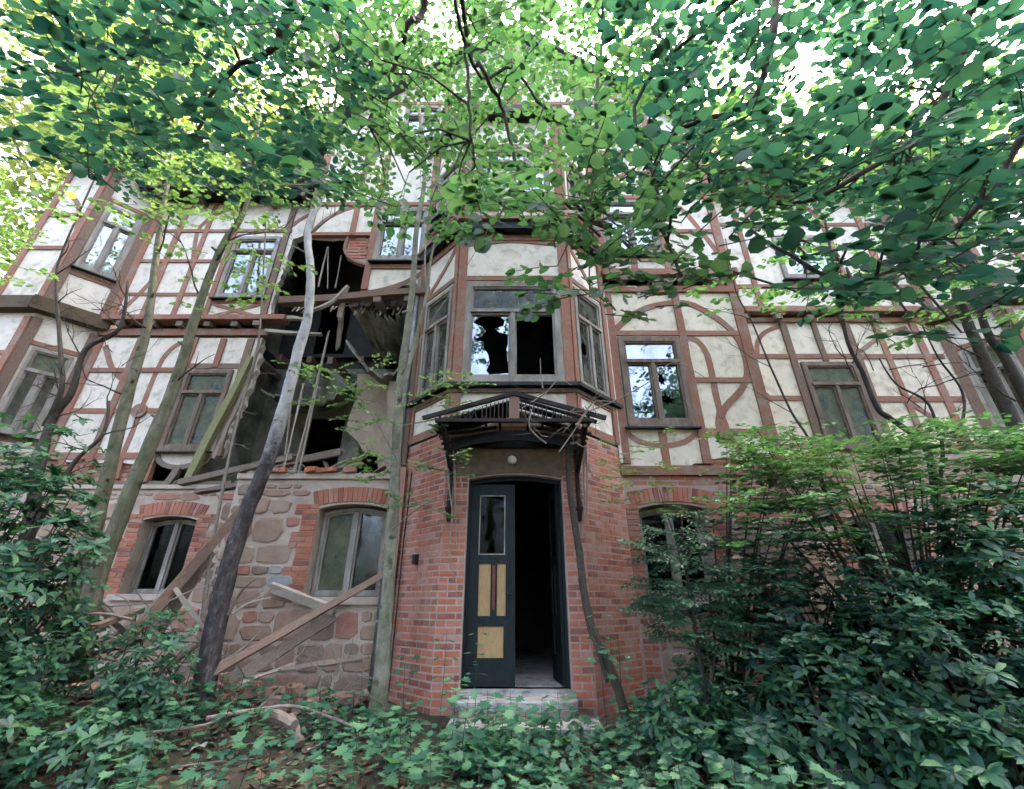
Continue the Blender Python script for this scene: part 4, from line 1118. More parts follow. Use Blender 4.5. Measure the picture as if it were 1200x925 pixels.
# sagging ceilings: curved sheets of lath and plaster with thickness
def sag(u0, u1, y0, y1, z, depth, mat, label, nx=22, ny=8, th=.05, tilt=0.0):
    m = MB(); b = 0
    def zz(i, j, lo):
        t = i / nx; s = j / ny
        return z - depth * math.sin(math.pi * min(1, t * 1.0)) * (1 - s * .8) + tilt * t + .05 * math.sin(7 * t + 3 * s) + (-th if lo else 0) - (1 - s) * .06 * abs(math.sin(t * 13))
    jag = [rnd.uniform(-.22, .12) for _ in range(nx + 1)]; bump_ = [[rnd.uniform(-.02, .02) for _ in range(nx + 1)] for _ in range(ny + 1)]
    for lo in (0, 1):
        for j in range(ny + 1):
            for i in range(nx + 1):
                m.v.append((u0 + (u1 - u0) * i / nx, y0 + (y1 - y0) * j / ny + (jag[i] if j == 0 else 0), zz(i, j, lo) + bump_[j][i]))
    n = (nx + 1) * (ny + 1)
    for j in range(ny):
        for i in range(nx):
            a = j * (nx + 1) + i; m.face([a, a + 1, a + nx + 2, a + nx + 1]); m.face([n + a + nx + 1, n + a + nx + 2, n + a + 1, n + a])
    for i in range(nx): m.face([n + i, n + i + 1, i + 1, i]); a = ny * (nx + 1) + i; m.face([a, a + 1, n + a + 1, n + a])
    for j in range(ny): a = j * (nx + 1); c = a + nx + 1; m.face([a, c, n + c, n + a]); a += nx; c += nx; m.face([n + a, n + c, c, a])
    return part(m, 'collapsed_ceiling', mat, label=label)
sag(-3.25, -1.82, 7.35, 9.6, 6.15, .75, M['interior'], 'sagging lath and plaster ceiling torn at its lower edge')
sag(-3.2, -1.82, 7.2, 9.0, 6.75, .15, M['interior'], 'grey ceiling under the upper floor')
sag(-5.5, -3.4, 8.8, 9.9, 5.7, .4, M['interior'], 'torn ceiling hanging into the room', tilt=.3)
# exposed ceiling joists
for i, x in enumerate((-5.9, -5.3, -4.7, -4.1, -3.5)):
    m_ = MB(); z = 6.78 - .05 * i; y0 = rnd.uniform(8.25, 9.0)
    m_.bar((x, 11.9, 6.83), (x + rnd.uniform(-.1, .1), y0, z - rnd.uniform(0, .35)), .12, .16, n=4, jit=.008); part(m_, 'ceiling_joist', M['old_wood'])
for i in range(6):
    m_ = MB(); x = -3.1 + i * .25; m_.bar((x, 7.1, 6.80), (x + .02, 9.4, 6.78), .10, .13, n=2, jit=.004); part(m_, 'ceiling_joist', M['old_wood'])
# roofs and eaves
def roof(pts_low, pts_high, name='roof', mat=None, th=.12):
    m = MB(); (a, b), (d, c) = pts_low, pts_high
    v = [Vector(q) for q in (a, b, c, d)]
    m.hexa([q - Vector((0, 0, th)) for q in v] + v); return part(m, name, mat or M['roof'])
for F_, Y_, a, b in ((FW, YW, -9.3, -4.42), (FR, YR, 4.42, 9.3)):
    roof(((a, Y_ - .58, 11.15), (b, Y_ - .58, 11.15)), ((a, 12.2, 13.4), (b, 12.2, 13.4)))
    m_ = MB(); m_.box(F_, a, b, 10.78, 10.82, -.4, .52); part(m_, 'soffit', M['dark_metal'])
    m_ = MB(); m_.box(F_, a, b, 10.83, 11.02, .46, .54); part(m_, 'fascia', M['old_wood'])
    m_ = MB(); m_.tube([F_.P(a, 11.0, .60), F_.P(b, 11.0, .60)], .07, 8); part(m_, 'gutter', M['zinc'])
    for u in np.arange(a + .5, b, .9):
        m_ = MB(); m_.box(F_, u - .05, u + .05, 10.60, 10.775, -.1, .45); part(m_, 'rafter_end', M['old_wood'])
for s_ in (-1, 1):
    roof(((s_ * 4.9, 6.7, 11.75), (s_ * 4.9, 13, 11.75)) if s_ > 0 else ((s_ * 4.9, 13, 11.75), (s_ * 4.9, 6.7, 11.75)), ((s_ * .001, 6.7, 16.15), (s_ * .001, 13, 16.15)) if s_ > 0 else ((s_ * .001, 13, 16.15), (s_ * .001, 6.7, 16.15)))
for s_ in (-1, 1):
    a, b = sorted((s_ * 8.9, s_ * 11.4)); roof(((a, 6.9, 11.4), (b, 6.9, 11.4)), ((a, 12.2, 13.6), (b, 12.2, 13.6)))
    box3(min(s_ * 8.95, s_ * 9.15), max(s_ * 8.95, s_ * 9.15), 8.7, 12.2, 0, 13, 'side_wall', M['plaster'])
    box3(min(s_ * 10.75, s_ * 10.92), max(s_ * 10.75, s_ * 10.92), 7.7, 12.2, 0, 11.3, 'side_wall', M['plaster'])

# ---------------------------------------------------------------- porch roof over the door
PY = 5.42
porch = MB(); FP = Frame(.03, PY, 1, 0)
porch.box(FP, -1.05, 1.05, 3.61, 3.655, -.04, .02)
part_p = part(porch, 'porch_roof', M['iron'], label='rotten gabled porch roof with lattice fascia over the entrance')
def pp(mb, name, mat='iron', lb=None): return part(mb, name, M[mat], part_p, lb)
for s_ in (-1, 1):
    m_ = MB(); m_.bar((.03 + s_ * 1.22, PY - .01, 3.66), (.03, PY - .01, 4.02), .05, .055, n=3, jit=.004); pp(m_, 'rafter')
    m_ = MB(); m_.bar((.03 + s_ * 1.0, PY, 3.63), (.03 + s_ * 1.0, YF, 3.75), .05, .06, n=2, jit=.004); pp(m_, 'side_beam')
    # lattice: verticals near the middle, zigzags outside
    for k in range(7):
        u = .10 + k * .055; zt = 4.0 - u * .30 - .03
        m_ = MB(); m_.box(FP, s_ * u - .008, s_ * u + .008, 3.655, zt, -.02, .0); pp(m_, 'baluster')
    z_ = 0
    for k in range(7):
        u0 = .50 + k * .075; u1 = u0 + .0375; u2 = u0 + .075
        zt = 3.99 - u1 * .30 - .03
        if zt < 3.67: break
        m_ = MB(); m_.bar(FP.P(s_ * u0, 3.655, -.01), FP.P(s_ * u1, zt, -.01), .012, .012); m_.bar(FP.P(s_ * u1, zt, -.011), FP.P(s_ * u2, 3.655, -.011), .012, .012); pp(m_, 'lattice_bar')
    # curved brackets
    for off in (0,):
        m_ = MB(); x = .03 + s_ * .90
        pts = smooth_path([(x, YF - .03, 2.45), (x + s_ * .01, YF - .10, 2.62), (x, YF - .07, 2.8), (x, YF - .08, 3.1), (x + s_ * .02, YF - .28, 3.38), (x + s_ * .04, PY + .12, 3.60)], 3)
        m_.tube(pts, [.026] * len(pts), 6, rough=.15); m_.tube([(x, YF - .02, 2.45), (x, YF - .02, 3.55)], .03, 6, rough=.1); m_.bar((x, YF - .05, 3.12), (x + s_ * .05, PY + .05, 3.58), .05, .07); m_.tube([(x - .05, YF - .05, 2.62), (x + .05, YF - .05, 2.62)], .028, 6)
        pp(m_, 'bracket')
m_ = MB(); m_.box(FP, -.07, .07, 3.655, 4.0, -.03, .012); pp(m_, 'king_post', 'red_wood')
m_ = MB(); m_.bar((.03, PY, 3.98), (.03, YF + .1, 4.02), .05, .07); pp(m_, 'ridge_beam')
# roof boards, some missing
for s_ in (-1, 1):
    for k in range(9):
        y = PY + .04 + k * .085
        if (s_, k) in ((-1, 1), (1, 2), (-1, 0), (1, 0), (1, 5)): continue
        m_ = MB(); e = rnd.uniform(.55, 1.12) if rnd.random() < .35 else 1.12
        m_.bar((.03 + s_ * e, y, 4.0 - e * .30 + rnd.uniform(-.01, .01)), (.03 + s_ * .02, y, 4.01), .08, .02, n=2, jit=.003); pp(m_, 'roof_board', 'dark_metal' if rnd.random() < .75 else 'old_wood')
    for k in range(5):
        m_ = MB(); u = .2 + k * .2; m_.bar((.03 + s_ * u, PY + .03, 3.69 + (1 - u) * .0), (.03 + s_ * u, YF - .02, 3.72 + (1 - u) * .05), .03, .04); pp(m_, 'purlin')
    for k in range(4):
        m_ = MB(); zz = 3.50 + .035 * k; m_.bar((.03 + s_ * .25, YF - .1 - k * .1, 3.62 + .02 * k), (.03 + s_ * 1.03, YF - .12 - k * .14, 3.46 + .025 * k), .09, .016, n=3, jit=.006); pp(m_, 'loose_board', 'red_wood' if k % 2 == 0 else 'dark_metal')
m_ = MB(); m_.box(FF, -.80, .86, 3.495, 3.735, .0, .06); part(m_, 'dark_board', M['dark_metal'])
m_ = MB(); m_.poly(FF, [(-.86, 3.36), (-.5, 3.47), (.03, 3.52), (.56, 3.47), (.92, 3.36), (.92, 3.66), (-.86, 3.66)], [], .30, .33); part(m_, 'valance', M['dark_metal'], label='dark curved board under the porch roof')

# ================================================================== VEGETATION
UP = Vector((0, 0, 1))
def stem(mb, pts, r0, r1, seg=9, rough=.05, n=5, wob=.0):
    mb.marks.append(len(mb.v))
    P = [tuple(p) for p in pts]
    P = smooth_path(P, n)
    if wob:
        P = [P[0]] + [tuple(c + rnd.uniform(-wob, wob) for c in p) for p in P[1:]]
    m = len(P)
    mb.tube(P, [(r0 + (r1 - r0) * i / (m - 1)) * (1 + (.55 * math.exp(-i / 2.2) if r0 > .06 else 0)) for i in range(m)], seg, rough=rough)
    return [Vector(p) for p in P]
def twigging(mb, p0, d, L, r, depth=2, bend=.35, top=True):
    if top: mb.marks.append(len(mb.v))
    """a bare side branch with finer twigs"""
    p = Vector(p0); d = Vector(d).normalized(); pts = [p.copy()]; k = max(3, int(L / .12))
    for i in range(k):
        d = (d + Vector((rnd.uniform(-bend, bend), rnd.uniform(-bend, bend), rnd.uniform(-bend, bend))) * .5).normalized()
        p = p + d * (L / k); pts.append(p.copy())
        if depth > 0 and i > 0 and rnd.random() < .55:
            s = Vector((rnd.uniform(-1, 1), rnd.uniform(-.6, .6), rnd.uniform(-.5, .9)))
            twigging(mb, p, d + s * .9, L * rnd.uniform(.3, .55), r * .5, depth - 1, bend, False)
    m = len(pts)
    mb.tube(pts, [r * (1 - .75 * i / (m - 1)) for i in range(m)], 4 if r < .008 else 6, cap=False)
    return pts
def thing(name, label, cat, loc, group=None):
    e = empty(name, loc); tag(e, label, cat, group); return e

# ---- twin-stemmed tree, left
t = thing('tree', 'twin stemmed olive barked tree leaning right in front of the left wing', 'tree', at(80, 760, 6.2))
m1 = MB(); A = stem(m1, [at(72, 790, 6.2), at(92, 690, 6.2), at(118, 590, 6.25), at(148, 470, 6.3), at(172, 385, 6.35), at(183, 300, 6.4), at(193, 235, 6.4), at(212, 120, 6.4)], .112, .030, 12, .08)
for p in (A[6], A[11], A[16], A[22]): m1.tube([p, p + Vector((.10, -.10, .05))], [.035, .016], 6, rough=.2)
m1.build('trunk', M['bark_olive'], t, True)
m1 = MB(); B = stem(m1, [at(88, 800, 6.15), at(110, 690, 6.1), at(160, 560, 6.05), at(205, 450, 6.0), at(236, 350, 6.0), at(262, 285, 6.0), at(290, 235, 6.0), at(305, 120, 6.0)], .116, .030, 12, .08)
for p in (B[7], B[13], B[17], B[24]): m1.tube([p, p + Vector((-.09, -.10, .05))], [.035, .016], 6, rough=.2)
m1.build('trunk', M['bark_olive'], t, True)
m1 = MB()
for (px, py, Y, dx, dz, L) in ((183, 300, 6.4, .6, .8, 1.3), (190, 250, 6.4, -.6, .7, 1.2), (172, 385, 6.3, -.7, .3, .9), (236, 350, 6.0, -.4, .8, 1.1), (262, 285, 6, .8, .5, 1.2), (150, 465, 6.3, -.8, .2, .6), (205, 450, 6, .7, .5, .8), (250, 310, 6, .7, .9, 1.2), (200, 200, 6.4, .5, 1, 1.2)):
    twigging(m1, at(px, py, Y), (dx, -.3, dz), L, .018, 2)
m1.build_each('branch', M['bark_twig'], t)
fo = Foliage()
for _ in range(74):
    px, py = rnd.choice(((rnd.uniform(130, 330), rnd.uniform(120, 330)), (rnd.uniform(180, 360), rnd.uniform(190, 330)), (rnd.uniform(60, 230), rnd.uniform(150, 270)), (rnd.uniform(230, 330), rnd.uniform(230, 380))))
    p = at(px, py, rnd.uniform(5.0, 6.2)); fo.spray(p, (rnd.uniform(-1, 1), rnd.uniform(-.8, .3), rnd.uniform(-.3, .3)), rnd.uniform(.35, .7), rnd.uniform(.09, .13), (rnd.uniform(-.3, .3), rnd.uniform(-.4, .1), 1), .3, .005, step=.10)
fo.build(t, 'maple', M['leaf_maple'], M['bark_twig'])

# ---- wild twisted bare trees in front of the left turret
t = thing('tree', 'dark crooked bare tree with twigs in front of the left corner turret', 'tree', at(45, 760, 6.0))
m1 = MB(); P = stem(m1, [at(20, 700, 6.0), at(48, 540, 6.0), at(62, 490, 6.0), at(84, 460, 6), at(100, 410, 6), at(140, 385, 6.1), at(150, 330, 6.1)], .07, .02, 8, .08)
P2 = stem(m1, [at(52, 500, 6.0), at(72, 455, 5.9), at(70, 400, 5.9), at(66, 330, 5.9), at(75, 290, 5.9), at(120, 190, 5.9)], .04, .012, 7, .08)
P3 = stem(m1, [at(30, 640, 5.9), at(85, 545, 5.9), at(120, 510, 5.9), at(128, 470, 5.9)], .035, .015, 6, .08)
m1.build_each('trunk', M['bark_twig'], t, True)
m1 = MB()
for q in (P, P2, P3):
    for p in q[4::3]: twigging(m1, p, (rnd.uniform(-1, 1), -.2, rnd.uniform(-.1, .9)), rnd.uniform(.4, .9), .012, 2, .6)
for _ in range(14): twigging(m1, at(rnd.uniform(60, 150), rnd.uniform(320, 480), 6.05), (rnd.uniform(-1, 1), -.2, rnd.uniform(-.6, .8)), rnd.uniform(.4, .8), .007, 2, .7)
m1.build_each('branch', M['bark_twig'], t)

# ---- dark flaking trunk turning pale above
t = thing('tree', 'tree with dark flaking lower trunk and pale upper trunk before the torn opening', 'tree', at(236, 812, 6.1))
m1 = MB(); P = stem(m1, [at(230, 850, 6.05), at(240, 800, 6.05), at(262, 690, 6.1), at(285, 610, 6.15), at(312, 545, 6.2), at(335, 470, 6.2), at(350, 410, 6.25), at(361, 370, 6.3), at(364, 320, 6.3), at(361, 275, 6.3), at(372, 240, 6.3), at(395, 205, 6.3)], .125, .05, 14, .10, 6)
for _ in range(16):
    p = rnd.choice(P[8:42]); d = Vector((rnd.uniform(-1, 1), -1, rnd.uniform(-.2, .2))).normalized(); m1.tube([p + d * .05, p + d * rnd.uniform(.10, .125)], [.045, .018], 6)
m1.build_each('trunk', M['bark_charred'], t, True)
m1 = MB(); twigging(m1, at(362, 275, 6.3), (.7, -.1, .9), 1.0, .022, 2); twigging(m1, at(364, 300, 6.3), (-.8, -.2, .5), .8, .014, 2); twigging(m1, at(372, 235, 6.3), (-.4, -.3, 1), 1.3, .02, 2); twigging(m1, at(372, 235, 6.3), (.9, -.3, .7), 1.3, .02, 2)
m1.build_each('branch', M['bark_slim'], t)
fo = Foliage()
for _ in range(26):
    p = at(rnd.uniform(300, 460), rnd.uniform(150, 250), rnd.uniform(5.0, 6.2)); fo.spray(p, (rnd.uniform(-1, 1), rnd.uniform(-.8, .3), rnd.uniform(-.4, .2)), rnd.uniform(.5, .8), .08, (rnd.uniform(-.3, .3), rnd.uniform(-.4, .1), 1), .3)
fo.build(t, 'oval', M['leaf_beech'], M['bark_twig'])

# ---- slim straight trunk left of the bay
t = thing('tree', 'slim olive grey tree standing straight beside the brick bay', 'tree', at(444, 830, 6.2))
m1 = MB(); P = stem(m1, [at(441, 845, 6.15), at(449, 770, 6.15), at(455, 680, 6.15), at(461, 590, 6.2), at(466, 500, 6.2), at(470, 440, 6.2), at(477, 390, 6.25), at(484, 330, 6.3), at(488, 270, 6.3), at(498, 200, 6.3), at(490, 120, 6.3)], .092, .036, 12, .09)
m1.build_each('trunk', M['bark_slim'], t, True)
m1 = MB(); Q = stem(m1, [at(468, 470, 6.1), at(484, 410, 6.05), at(500, 345, 6.0), at(508, 290, 6.0), at(530, 245, 6.0), at(560, 180, 6.0)], .035, .012, 7)
Q2 = stem(m1, [at(500, 345, 6.0), at(498, 300, 6.0), at(505, 240, 6), at(520, 190, 6)], .022, .010, 6)
Q3 = stem(m1, [at(470, 440, 6.1), at(500, 385, 6.0), at(530, 340, 5.9), at(560, 290, 5.8), at(597, 225, 5.7)], .010, .005, 5)
m1.build_each('branch', M['bark_slim'], t, True)
m1 = MB(); 
for a, b, c in (((468, 545), (425, 470), (375, 430)), ((465, 500), (520, 490), (560, 480)), ((460, 620), (500, 590), (545, 585))): stem(m1, [at(*a, 6.1), at(*b, 5.9), at(*c, 5.7)], .012, .004, 5)
m1.build_each('twig', M['bark_slim'], t)
fo = Foliage()
for (cx, cy, sx, sy, n, Yc) in ((405, 460, 45, 25, 13, 5.9), (370, 445, 25, 18, 6, 5.8), (530, 478, 25, 30, 9, 5.6), (500, 455, 18, 20, 5, 5.7), (455, 545, 40, 18, 10, 5.7), (470, 590, 22, 8, 5, 5.6), (520, 545, 25, 10, 5, 5.6), (430, 500, 40, 20, 6, 5.8)):
    for _ in range(int(n * 1.6)):
        fo.spray(at(cx + rnd.uniform(-sx, sx), cy + rnd.uniform(-sy, sy), Yc + rnd.uniform(-.2, .2)), (rnd.uniform(-1, 1), rnd.uniform(-.5, .2), rnd.uniform(-.2, .3)), rnd.uniform(.24, .46), .058, (rnd.uniform(-.3, .3), rnd.uniform(-.5, 0), 1), .15, .003)
fo.build(t, 'oval', M['leaf_maple'], M['bark_twig'])

# ---- dead climber beside the door
t = thing('dead_climber', 'dead woody climber leaning on the brick right of the door', 'climbing plant', at(738, 870, 5.6))
m1 = MB(); stem(m1, [at(742, 880, 5.45), at(728, 820, 5.5), at(712, 775, 5.6), at(694, 735, 5.7), at(684, 690, 5.8), at(678, 640, 5.9), at(670, 590, 5.95), at(666, 545, 5.95), at(668, 515, 5.9), at(675, 498, 5.8)], .050, .042, 10, .14)
stem(m1, [at(712, 800, 5.55), at(700, 760, 5.6), at(690, 738, 5.7), at(682, 700, 5.8)], .022, .012, 6)
m1.build_each('trunk', M['bark_twig'], t, True)
m1 = MB()
stem(m1, [at(668, 520, 5.9), at(682, 515, 5.7), at(688, 490, 5.6), at(683, 478, 5.5)], .028, .01, 6, .1)
for pts in ([(686, 500), (688, 560), (687, 600), (680, 618)], [(684, 505), (684, 560), (685, 590), (678, 640)], [(682, 510), (686, 540), (690, 548), (696, 560)], [(524, 520), (526, 570), (530, 600), (527, 640), (532, 680)], [(530, 505), (533, 560), (534, 640)]):
    stem(m1, [at(a, b, 6.05) for a, b in pts], .016, .008, 5, .15)
for pts in ([(690, 482), (720, 470), (760, 448), (790, 425), (830, 445)], [(676, 498), (690, 478), (700, 470), (722, 472)], [(655, 530), (668, 512), (690, 480)], [(622, 472), (640, 460), (655, 445), (670, 452)], [(636, 455), (634, 440), (633, 420)], [(640, 520), (620, 500), (625, 475)]):
    stem(m1, [at(a, b, 5.35) for a, b in pts], .011, .004, 5, .15)
for _ in range(24): twigging(m1, at(rnd.uniform(615, 700), rnd.uniform(462, 520), rnd.uniform(5.25, 5.6)), (rnd.uniform(-1, 1), rnd.uniform(-.5, .3), rnd.uniform(-.8, .9)), rnd.uniform(.12, .42), .006, 1, .9)
m1.build_each('branch', M['dead_twig'], t)

# ---- trees in front of the right wing
t = thing('tree', 'grey brown tree leaning left in front of the right corner turret', 'tree', (5.9, 6.0, 0))
m1 = MB(); stem(m1, [at(1290, 760, 6.0), at(1240, 610, 6.0), at(1190, 500, 6.0), at(1155, 425, 6.0), at(1125, 355, 6.0), at(1095, 260, 6.0), at(1070, 130, 6.0)], .11, .045, 9, .06)
m1.build_each('trunk', M['bark_twig'], t, True)
m1 = MB(); stem(m1, [at(1270, 640, 6.1), at(1218, 500, 6.1), at(1178, 420, 6.1), at(1150, 370, 6.1), at(1120, 230, 6.1)], .09, .04, 9, .06)
m1.build_each('trunk', M['bark_twig'], t, True)
m1 = MB()
for a, b in ((1150, 420), (1130, 370), (1190, 470), (1110, 310), (1170, 400)): twigging(m1, at(a, b, 5.9), (rnd.choice((-1, 1)), -.3, .4), 1.1, .015, 2)
m1.build_each('branch', M['bark_twig'], t)
t = thing('tree', 'dark forked sapling crossing the algae green window of the right wing', 'tree', at(1100, 700, 6.2))
m1 = MB()
stem(m1, [at(1125, 700, 6.2), at(1098, 590, 6.2), at(1085, 525, 6.2), at(1045, 492, 6.2), at(1028, 478, 6.2), at(1010, 435, 6.2), at(993, 400, 6.2), at(984, 350, 6.2), at(965, 250, 6.2)], .055, .02, 8, .08)
stem(m1, [at(1098, 590, 6.2), at(1105, 530, 6.2), at(1098, 500, 6.1), at(1085, 470, 6.1), at(1050, 450, 6.1), at(1030, 420, 6.1)], .03, .01, 7, .1)
stem(m1, [at(1100, 512, 6.15), at(1125, 500, 6.1), at(1128, 460, 6.1), at(1100, 420, 6.1), at(1080, 380, 6.1)], .025, .01, 7, .1)
m1.build_each('trunk', M['bark_dark'], t, True)
m1 = MB()
for _ in range(16): twigging(m1, at(rnd.uniform(990, 1130), rnd.uniform(390, 520), 6.15), (rnd.uniform(-1, 1), -.2, rnd.uniform(-.2, .9)), rnd.uniform(.4, .9), .010, 2, .6)
m1.build_each('branch', M['bark_dark'], t)
t = thing('tree', 'thin bowed stem crossing the post at the end of the right risalit', 'tree', at(975, 620, 6.1))
m1 = MB(); stem(m1, [at(985, 640, 6.0), at(952, 525, 6.0), at(928, 484, 6), at(903, 430, 6), at(880, 375, 6), at(862, 340, 6), at(850, 280, 6)], .022, .009, 6, .08)
for a, b in ((928, 484), (903, 430), (880, 375)): twigging(m1, at(a, b, 6), (-1, -.1, .5), .8, .007, 1)
m1.build_each('trunk', M['bark_twig'], t, True)
# thin dead pole
t = thing('dead_pole', 'thin dead sapling pole leaning before the torn opening', 'dead tree', at(238, 700, 6.5))
m1 = MB(); stem(m1, [at(236, 740, 6.45), at(246, 655, 6.5), at(257, 595, 6.5), at(272, 520, 6.5), at(290, 450, 6.5), at(303, 400, 6.5), at(308, 330, 6.5), at(312, 250, 6.5)], .028, .014, 7, .12)
for k in range(6): twigging(m1, at(260 + k * 9, 560 - k * 40, 6.5), (rnd.choice((1, 1, -1)), -.2, rnd.uniform(-.1, .5)), rnd.uniform(.3, .9), .006, 1, .5)
m1.build_each('trunk', M['dead_twig'], t, True)

# ---- overhanging canopy: trees rooted beside and behind the viewer
def overhang(label, base, limbs, zones, kind, mt, top=7.5):
    t = thing('overhanging_tree', label, 'tree', base, 'trees whose branches hang over the clearing')
    m1 = MB(); stem(m1, [base, (base[0] + .1, base[1] + .15, 2.5), (base[0] + .1, base[1] + .5, 5), (base[0] + .2, base[1] + .9, top)], .17, .08, 10, .05)
    m1.build_each('trunk', M['bark_olive'], t, True)
    m1 = MB(); pts_all = []
    for L in limbs:
        q = stem(m1, [(base[0] + .1, base[1] + .5, L[0])] + [tuple(p) for p in L[1]], L[2], .010, 7, .08, 6, .012); pts_all += q
    fo = Foliage()
    for (x0, x1, y0, y1, n, Ya, Yb, ls, ln) in zones:
        for _ in range(n):
            px, py = rnd.uniform(x0, x1), rnd.uniform(y0, y1); Y = rnd.uniform(Ya, Yb)
            p = at(px, py, Y)
            q = min(pts_all, key=lambda a: (a - p).length) if pts_all else p
            d = (p - q); dl = d.length
            dd = Vector((d.x, d.y, d.z * .2)) if dl > .05 else Vector((rnd.uniform(-1, 1), 1, 0))
            dd = dd.normalized() + Vector((rnd.uniform(-.6, .6), rnd.uniform(-.4, .6), rnd.uniform(-.25, .1)))
            L_ = ln * rnd.uniform(.6, 1.2); s0 = p - dd.normalized() * L_ * .5
            if .25 < dl < .9 and rnd.random() < .5:
                md = (q + s0) / 2 + Vector((0, 0, .10)); fo.tw.tube([q, md, s0], [.009, .007, .005], 4, cap=False)
            fo.spray(s0, dd, L_, ls * rnd.uniform(.85, 1.15), (rnd.uniform(-.4, .4), rnd.uniform(-.95, 0), 1), .3, .005)
    m1.build_each('limb', M['bark_twig'], t, True)
    fo.build(t, kind, mt, M['bark_twig'], .42)
overhang('overhanging tree on the left with dark oval leaves against the light', (-3.6, -1.2, 0),
         [(4.5, [at(300, -60, 1.6), at(330, 40, 1.9), at(262, 92, 2.2), at(230, 160, 2.4)], .045), (5, [at(150, -60, 1.7), at(160, 60, 2.0), at(60, 90, 2.3)], .04), (5, [at(420, -80, 2), at(400, 30, 2.3), at(395, 120, 2.4)], .03)],
         [(60, 420, -20, 190, 56, 1.2, 2.4, .080, .55), (-20, 200, -20, 120, 20, 1.2, 2.4, .080, .55), (80, 200, 130, 180, 5, 1.5, 1.8, .08, .25), (240, 400, 150, 225, 22, 1.6, 2.6, .07, .4), (120, 420, 0, 200, 50, 2.5, 4.0, .075, .8)], 'oval', M['leaf_near'])
overhang('overhanging tree in the middle with round bright green leaves on drooping twigs', (-.8, -2.4, 0),
         [(5, [at(492, -60, 1.5), at(478, 30, 1.8), at(462, 75, 2.0), at(432, 145, 2.2)], .035), (5.5, [at(520, -80, 1.6), at(540, 30, 1.8), at(548, 100, 1.9), at(553, 165, 2.0)], .015), (5.5, [at(540, 0, 1.7), at(565, 80, 1.9), at(590, 130, 2.1), at(604, 190, 2.2), at(615, 225, 2.3)], .02), (5.5, [at(540, 30, 1.7), at(600, 80, 2.1), at(640, 130, 2.3)], .012), (5.5, [at(700, -60, 1.9), at(700, 120, 2.2), at(690, 260, 2.4)], .02)],
         [(390, 700, -20, 240, 56, 1.4, 2.6, .078, .5), (540, 720, 200, 300, 22, 1.6, 2.6, .066, .42), (590, 730, 270, 350, 13, 1.6, 2.3, .07, .34), (400, 700, 20, 230, 34, 2.8, 4.6, .075, .8), (690, 900, 170, 330, 46, 1.6, 2.5, .07, .42), (690, 840, 320, 378, 12, 1.7, 2.2, .07, .26), (400, 520, 200, 240, 7, 2.4, 3.4, .07, .4), (500, 560, 220, 270, 4, 1.9, 2.4, .06, .3)], 'oval', M['leaf_beech'])
overhang('overhanging tree on the right with large dark teal leaves', (3.4, -1.4, 0),
         [(4.5, [at(960, -60, 1.5), at(905, 45, 1.7), at(880, 120, 1.9), at(800, 150, 2.1), at(752, 200, 2.3)], .04), (4.5, [at(1180, -40, 1.5), at(1120, 90, 1.8), at(1050, 180, 2.0), at(900, 240, 2.2), at(790, 170, 2.4)], .035), (4.5, [at(1250, 100, 1.5), at(1150, 240, 1.9), at(1000, 330, 2.2), at(880, 270, 2.4)], .03), (4, [at(790, 60, 1.8), at(770, 220, 2), at(800, 330, 2.1)], .015)],
         [(720, 1220, -20, 230, 150, 1.2, 2.6, .082, .55), (880, 1220, 200, 345, 60, 1.3, 2.6, .088, .5), (1000, 1200, 330, 400, 11, 1.5, 2.2, .08, .35), (740, 1200, 0, 260, 75, 2.6, 4.4, .09, .8)], 'oval', M['leaf_near'])
# light green layered crown standing close in front of the house
def mid_crown(label, base, zones, mt, kind='oval'):
    t = thing('tree', label, 'tree', base)
    m1 = MB(); stem(m1, [base, (base[0], base[1], 4), (base[0] * .95, base[1], 8), (base[0] * .9, base[1], 11)], .10, .04, 9, .05); m1.build_each('trunk', M['bark_olive'], t, True)
    fo = Foliage()
    for (x0, x1, y0, y1, n, Ya, Yb, ls, ln) in zones:
        for _ in range(n):
            p = at(rnd.uniform(x0, x1), rnd.uniform(y0, y1), rnd.uniform(Ya, Yb))
            fo.spray(p, (rnd.uniform(-1, 1), rnd.uniform(-1, .4), rnd.uniform(-.3, .2)), ln * rnd.uniform(.6, 1.2), ls, (rnd.uniform(-.3, .3), rnd.uniform(-.4, .1), 1), .25, .005)
    fo.build(t, kind, mt, M['bark_twig'])
mid_crown('leafy tree with light green crown high before the left wing', (-12.5, 4.2, 0), [(60, 260, 60, 230, 60, 4.2, 6.0, .10, .95), (-40, 60, 200, 345, 22, 5.2, 6.6, .08, .7), (100, 420, -20, 190, 60, 3.6, 5.2, .09, .95)], M['leaf_maple'])
mid_crown('leafy tree with light green crown high before the right wing', (12.5, 4.0, 0), [(700, 1240, -20, 260, 110, 3.4, 5.4, .12, .95), (860, 1240, 230, 380, 60, 5.0, 6.2, .09, .8), (880, 1060, 335, 368, 16, 5.6, 6.6, .06, .7), (1000, 1220, 120, 340, 50, 4.2, 5.4, .09, .8)], M['leaf_layer'])
mid_crown('leafy tree with crown high before the gable', (-6.4, 1.0, 0), [(300, 760, -30, 90, 70, 3.0, 5.0, .085, .95), (380, 560, -30, 215, 60, 3.4, 5.2, .085, .95), (560, 760, -30, 120, 34, 3.4, 5.2, .085, .95), (520, 740, 90, 215, 30, 3.4, 5.2, .085, .95)], M['leaf_layer'])

